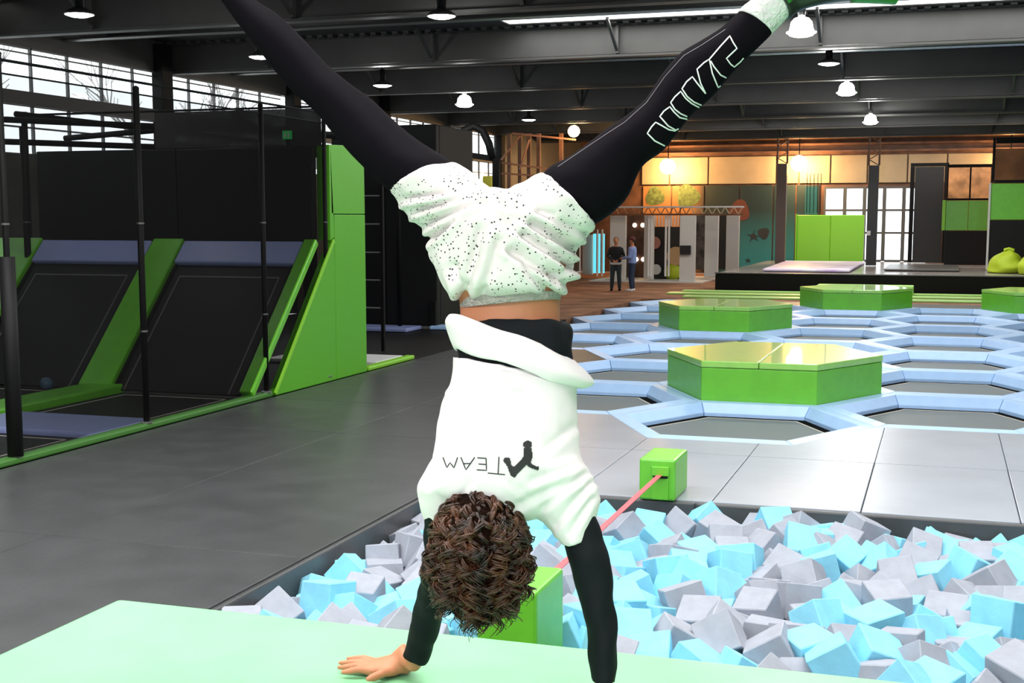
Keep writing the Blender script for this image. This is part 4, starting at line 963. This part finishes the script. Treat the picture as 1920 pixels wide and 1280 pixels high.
# prints: the points are laid on the cloth surface
def onto(bvh, x, y, off=.0016):
    d = ray(x, y).normalized(); h_ = bvh.ray_cast(CAM, d)
    if h_[0] is None: return None
    return h_[0]-d*off
def strokes(bvh, lines, wpx, m, name, fill=(), host=None):
    mb = MB()
    for ln in lines:
        pts = []
        for a, b in zip(ln[:-1], ln[1:]):
            ns = max(1, int(math.hypot(b[0]-a[0], b[1]-a[1])/4))
            for i in range(ns): pts.append((a[0]+(b[0]-a[0])*i/ns, a[1]+(b[1]-a[1])*i/ns))
        pts.append(ln[-1]); prev = None
        for i, p in enumerate(pts):
            a = pts[max(0, i-1)]; b = pts[min(len(pts)-1, i+1)]; L = math.hypot(b[0]-a[0], b[1]-a[1]) or 1
            nx, ny = -(b[1]-a[1])/L*wpx/2, (b[0]-a[0])/L*wpx/2
            q0 = onto(bvh, p[0]+nx, p[1]+ny); q1 = onto(bvh, p[0]-nx, p[1]-ny)
            if q0 is None or q1 is None: prev = None; continue
            if prev:
                mb.add([prev[0], prev[1], q1, q0], [(0, 1, 2, 3)])
            prev = (q0, q1)
    for poly in fill:
        xs_ = [p[0] for p in poly]; ys_ = [p[1] for p in poly]; st = 1.5
        def ins(x, y):
            c = False; j = len(poly)-1
            for i in range(len(poly)):
                if (poly[i][1] > y) != (poly[j][1] > y) and x < (poly[j][0]-poly[i][0])*(y-poly[i][1])/(poly[j][1]-poly[i][1])+poly[i][0]: c = not c
                j = i
            return c
        y = min(ys_)
        while y < max(ys_):
            x = min(xs_)
            while x < max(xs_):
                if ins(x+st/2, y+st/2):
                    q = [onto(bvh, x, y), onto(bvh, x+st, y), onto(bvh, x+st, y+st), onto(bvh, x, y+st)]
                    if all(k is not None for k in q): mb.add(q, [(0, 1, 2, 3)])
                x += st
            y += st
    me = bpy.data.meshes.new(name); me.from_pydata([p-hb for p in mb.v], [], mb.f); return mpart(name, me, m, host or person)
ink = mat('black_print', (.02, .02, .02), .7); wink = mat('white_print', (.85, .85, .85), .6)
def Z1(p): return (480+p[0]/4, 640+p[1]/4)
TE = [[(1402, 868), (1430, 945), (1456, 908), (1484, 948), (1512, 868)], [(1536, 868), (1574, 962), (1640, 868)], [(1552, 915), (1608, 915)], [(1725, 874), (1728, 966), (1655, 962)], [(1725, 922), (1668, 918)], [(1725, 876), (1660, 872)], [(1822, 864), (1815, 992)], [(1738, 986), (1868, 998)]]
strokes(bv, [[Z1(p) for p in l] for l in TE], 2.0, ink, 'team_lettering', host=tso)
def Z2(p): return (740+p[0]/2.207, 700+p[1]/2.207)
fig = [(534, 308), (566, 308), (572, 345), (562, 368), (580, 382), (598, 386), (594, 402), (560, 390), (546, 378), (520, 402), (495, 432), (480, 422), (466, 384), (448, 360), (455, 346), (476, 349), (480, 362), (480, 376), (492, 386), (515, 366), (535, 342)]
hd = [(550+19*math.cos(k*.524), 294+17*math.sin(k*.524)) for k in range(12)]
strokes(bv, [], 2, ink, 'gymnast_print', [[Z2(p) for p in fig], [Z2(p) for p in hd]], tso)
lo = person.children
lgo = [c for c in person.children if c.name.startswith('leggings')][0]
bl_ = BVHTree.FromPolygons([v.co+hb for v in lgo.data.vertices], [tuple(p.vertices) for p in lgo.data.polygons])
def Z3(p): return (1120+p[0]/3.2, p[1]/3.2)
NK = [[(418, 882), (345, 845), (300, 800), (325, 760), (350, 733), (390, 755), (430, 778), (465, 785), (488, 772)], [(470, 780), (425, 755), (375, 698), (400, 665), (435, 640), (460, 672), (495, 705), (540, 716)],
      [(540, 700), (500, 682), (465, 655), (440, 615), (465, 580), (500, 548), (530, 590), (565, 620), (612, 646)], [(625, 632), (580, 612), (540, 580), (508, 532), (535, 490), (570, 460), (600, 500), (650, 562)],
      [(650, 562), (620, 500), (598, 415), (640, 375), (672, 355), (690, 440), (725, 525), (755, 505)], [(680, 365), (700, 400), (740, 450), (775, 468)], [(672, 355), (740, 275), (795, 215), (815, 255), (838, 290), (775, 350), (800, 385), (822, 402), (860, 370), (878, 348)]]
strokes(bl_, [[Z3(p) for p in l] for l in NK], 2.6, wink, 'leg_lettering', host=lgo)
strokes(bl_, [[(1046, 312), (1120, 262), (1172, 228), (1212, 192), (1246, 144), (1282, 104), (1316, 84), (1360, 55)]], 1.2, mat('seam', (.07, .06, .07), .6), 'seam', host=lgo)

# curly hair hanging down
hairm = MB()
capM = HM
part('hair_base', MB().ell(hc+HM @ Vector((0, -.012, .006)), (.080, .092, .104), 24, 16, HM), mat('dark_hair_roots', (.012, .005, .003), .95, .05, bump=.8, scale=90), person, smooth=True)
hr_ = random.Random(5)
G = Vector((0, 0, -1))
def curl(p0, dirn, L, turns, r, wd, ns=4, gr=.10):
    """one ringlet: a few strands winding side by side around a falling axis"""
    a0 = hr_.uniform(0, 6.28); hand_ = hr_.choice((-1, 1)); N = 20
    ax_ = [p0.copy()]; d = dirn.copy()
    for i in range(N-1): d = (d+G*gr+Vector((hr_.uniform(-.06, .06), hr_.uniform(-.06, .06), 0))).normalized(); ax_.append(ax_[-1]+d*L/(N-1))
    for k in range(ns):
        pts = []; sp_ = (k-(ns-1)/2)*hr_.uniform(.18, .42); jr = hr_.uniform(.7, 1.25); cutn = hr_.randint(N-4, N)
        for i in range(cutn):
            t_ = i/(N-1); t0 = (ax_[min(i+1, N-1)]-ax_[max(i-1, 0)]).normalized(); u = t0.orthogonal().normalized(); v = t0.cross(u)
            an = a0+hand_*turns*6.28*t_+sp_; rr = r*jr*(.45+.55*min(1, t_*2.2))
            pts.append(ax_[i]+u*rr*math.cos(an)+v*rr*math.sin(an))
        hairm.tube(pts, [wd*(1-.75*(i/(N-1))**2) for i in range(cutn)], 5)
for i in range(520):
    while True:
        q = Vector((hr_.gauss(0, 1), hr_.gauss(0, 1), hr_.gauss(0, 1))).normalized()
        if q.y < .55 and q.z > -.82: break
    p = hc+HM @ Vector((q.x*.078, q.y*.088-.010, q.z*.100+.004)); nn = (HM @ q).normalized()
    L = hr_.uniform(.06, .12) if q.z < .3 else hr_.uniform(.055, .11)
    curl(p, (nn*.34+G*.8+Vector((hr_.uniform(-.25, .25), hr_.uniform(-.25, .25), 0))).normalized(), L, hr_.uniform(1.4, 2.8), hr_.uniform(.009, .019), hr_.uniform(.0014, .0022), 4)
for i in range(150):
    while True:
        q = Vector((hr_.gauss(0, 1), hr_.gauss(0, 1), hr_.gauss(0, 1))).normalized()
        if q.y < .35 and -.96 < q.z < -.15: break
    p = hc+HM @ Vector((q.x*.086, q.y*.096-.010, q.z*.110+.008)); nn = (HM @ q).normalized()
    tn = (G-nn*G.dot(nn)).normalized()
    curl(p-nn*.002, (tn+nn*.15+Vector((hr_.uniform(-.25, .25), hr_.uniform(-.25, .25), 0))).normalized(), hr_.uniform(.04, .07), hr_.uniform(.8, 1.5), hr_.uniform(.008, .013), hr_.uniform(.0022, .0032), 5, .25)
for i in range(110):
    p = PT(hr_.choice((hr_.uniform(830, 870), hr_.uniform(890, 970), hr_.uniform(900, 950))), hr_.uniform(1055, 1085), 2.56+hr_.uniform(-.05, .05))
    curl(p, (G+Vector((hr_.uniform(-.25, .35), hr_.uniform(-.2, .2), 0))).normalized(), hr_.uniform(.05, .095), hr_.uniform(1.3, 2.4), hr_.uniform(.009, .016), .0016, 3)
part('hair', hairm, M['hair'], person, smooth=True, label='thick curly brown hair hanging down')

# ------------------------------------------------------------------ the two people at the back
def standing(base, face, label, top_m, leg_m, arms, hair_m, cap_m=None, hem_m=None):
    t_ = thing('person', label, 'person', base); B = Vector(base)
    f = Vector((math.cos(face), math.sin(face), 0)); r_ = Vector((f.y, -f.x, 0))
    def W(x, y, z): return B+r_*x+f*y+Vector((0, 0, z))
    def tor(mb, lst, g=0.0):
        mb.rings([[W((wx+g)*math.cos(2*math.pi*k/20), dy+(wy+g)*math.sin(2*math.pi*k/20), z) for k in range(20)] for z, wx, wy, dy in lst])
    T = [(.84, .10, .09, 0), (.92, .165, .12, 0), (1.02, .155, .11, 0), (1.15, .155, .105, 0), (1.30, .185, .115, 0), (1.40, .19, .105, 0), (1.455, .13, .08, 0), (1.49, .06, .06, 0)]
    b_ = MB(); tor(b_, T); b_.tube([W(0, 0, 1.45), W(0, .01, 1.56)], .055, 12)
    b_.ell(W(0, .02, 1.64), (.078, .078, .115), 16, 12); b_.ell(W(0, .105, 1.63)*1, (.014, .014, .022), 8, 6); b_.ell(W(0, .05, 1.565), (.05, .05, .045), 10, 8)
    legs = []
    for s_, sp_ in ((-1, .13), (1, .13)):
        L = [W(s_*.09, 0, .90), W(s_*.11, .03, .50), W(s_*sp_, -.01, .09)]; legs.append(L); b_.tube([L[0], (L[0]+L[1])/2, L[1], L[1]*.5+L[2]*.5, L[2]], [.088, .078, .058, .056, .038], 12)
        b_.tube([W(s_*sp_, -.04, .05), W(s_*sp_*1.05, .08, .04), W(s_*sp_*1.1, .17, .03)], [.035, .04, .025], 8)
        b_.ell(W(s_*.08, .0, 1.63), (.012, .012, .03), 8, 6)
    for s_, A in zip((-1, 1), arms):
        P = [W(s_*.18, 0, 1.40), W(*A[0]), W(*A[1])]; b_.tube([P[0], (P[0]+P[1])/2, P[1], (P[1]+P[2])/2, P[2]], [.052, .045, .038, .034, .026], 10)
        d = (P[2]-P[1]).normalized(); b_.ell(P[2]+d*.05, (.035, .035, .045), 10, 8)
        for k in range(4): b_.tube([P[2]+d*.06+r_*(k-1.5)*.018, P[2]+d*.14+r_*(k-1.5)*.02], [.010, .007], 6)
        b_.tube([P[2]+d*.03-r_*s_*.025, P[2]+d*.08-r_*s_*.045], [.011, .008], 6)
    mpart('body', bake('body', b_, .012, 2, None, B), M['skin'], t_)
    c_ = MB(); tor(c_, T[1:-1], .022)
    for s_, A in zip((-1, 1), arms):
        P = [W(s_*.165, 0, 1.40), W(*A[0]), W(*A[1])]; c_.tube([P[0], (P[0]+P[1])/2, P[1], (P[1]+P[2])/2, P[2]], [.07, .062, .055, .05, .04], 12)
    mpart('jumper', bake('jumper', c_, .014, 2, None, B), top_m, t_)
    c_ = MB(); tor(c_, [(.82, .09, .09, 0), (.88, .17, .125, 0), (.96, .172, .128, 0)], .008)
    for L in legs: c_.tube([L[0], (L[0]+L[1])/2, L[1], L[1]*.5+L[2]*.5, L[2]], [.105, .094, .075, .07, .058], 12)
    mpart('trousers', bake('trousers', c_, .014, 2, None, B), leg_m, t_)
    if hem_m:
        c_ = MB(); tor(c_, [(.86, .175, .13, 0), (.94, .18, .135, 0)], .015); part('shirt_hem', c_, hem_m, t_, smooth=True)
    for s_ in (-1, 1):
        c_ = MB(); c_.tube([W(s_*.13, -.06, .045), W(s_*.135, .07, .05), W(s_*.14, .19, .035)], [.045, .05, .032], 10); part('shoe', c_, M['white'] if cap_m else M['black'], t_, smooth=True)
    part('hair', MB().ell(W(0, -.012, 1.675), (.09, .085, .095), 16, 10), hair_m, t_, smooth=True)
    if cap_m:
        part('cap', MB().ell(W(0, .0, 1.71), (.10, .10, .075), 16, 10), cap_m, t_, smooth=True)
        part('cap_visor', MB().ell(W(0, .12, 1.70), (.07, .07, .012), 12, 6), cap_m, t_, smooth=True)
hm1 = mat('dark_hair', (.03, .015, .01), .6)
standing((-10.22, 42.1, .001), math.radians(-80), 'person in a black jumper and dark jeans standing near the arcade', mat('black_wool', (.012, .012, .013), .8), mat('dark_denim', (.03, .045, .05), .8),
         [((-.27, .02, 1.14), (-.08, .22, 1.0)), ((.27, .02, 1.14), (.08, .22, 1.0))], hm1, None, M['white'])
standing((-9.62, 41.9, .001), math.radians(180), 'person in a blue jumper and dark red cap seen from the side', mat('blue_wool', (.22, .30, .60), .8), mat('navy_denim', (.015, .03, .07), .8),
         [((-.22, .06, 1.12), (-.12, .30, 1.08)), ((.22, .06, 1.12), (.12, .30, 1.08))], hm1, mat('red_cap', (.12, .015, .02), .7))
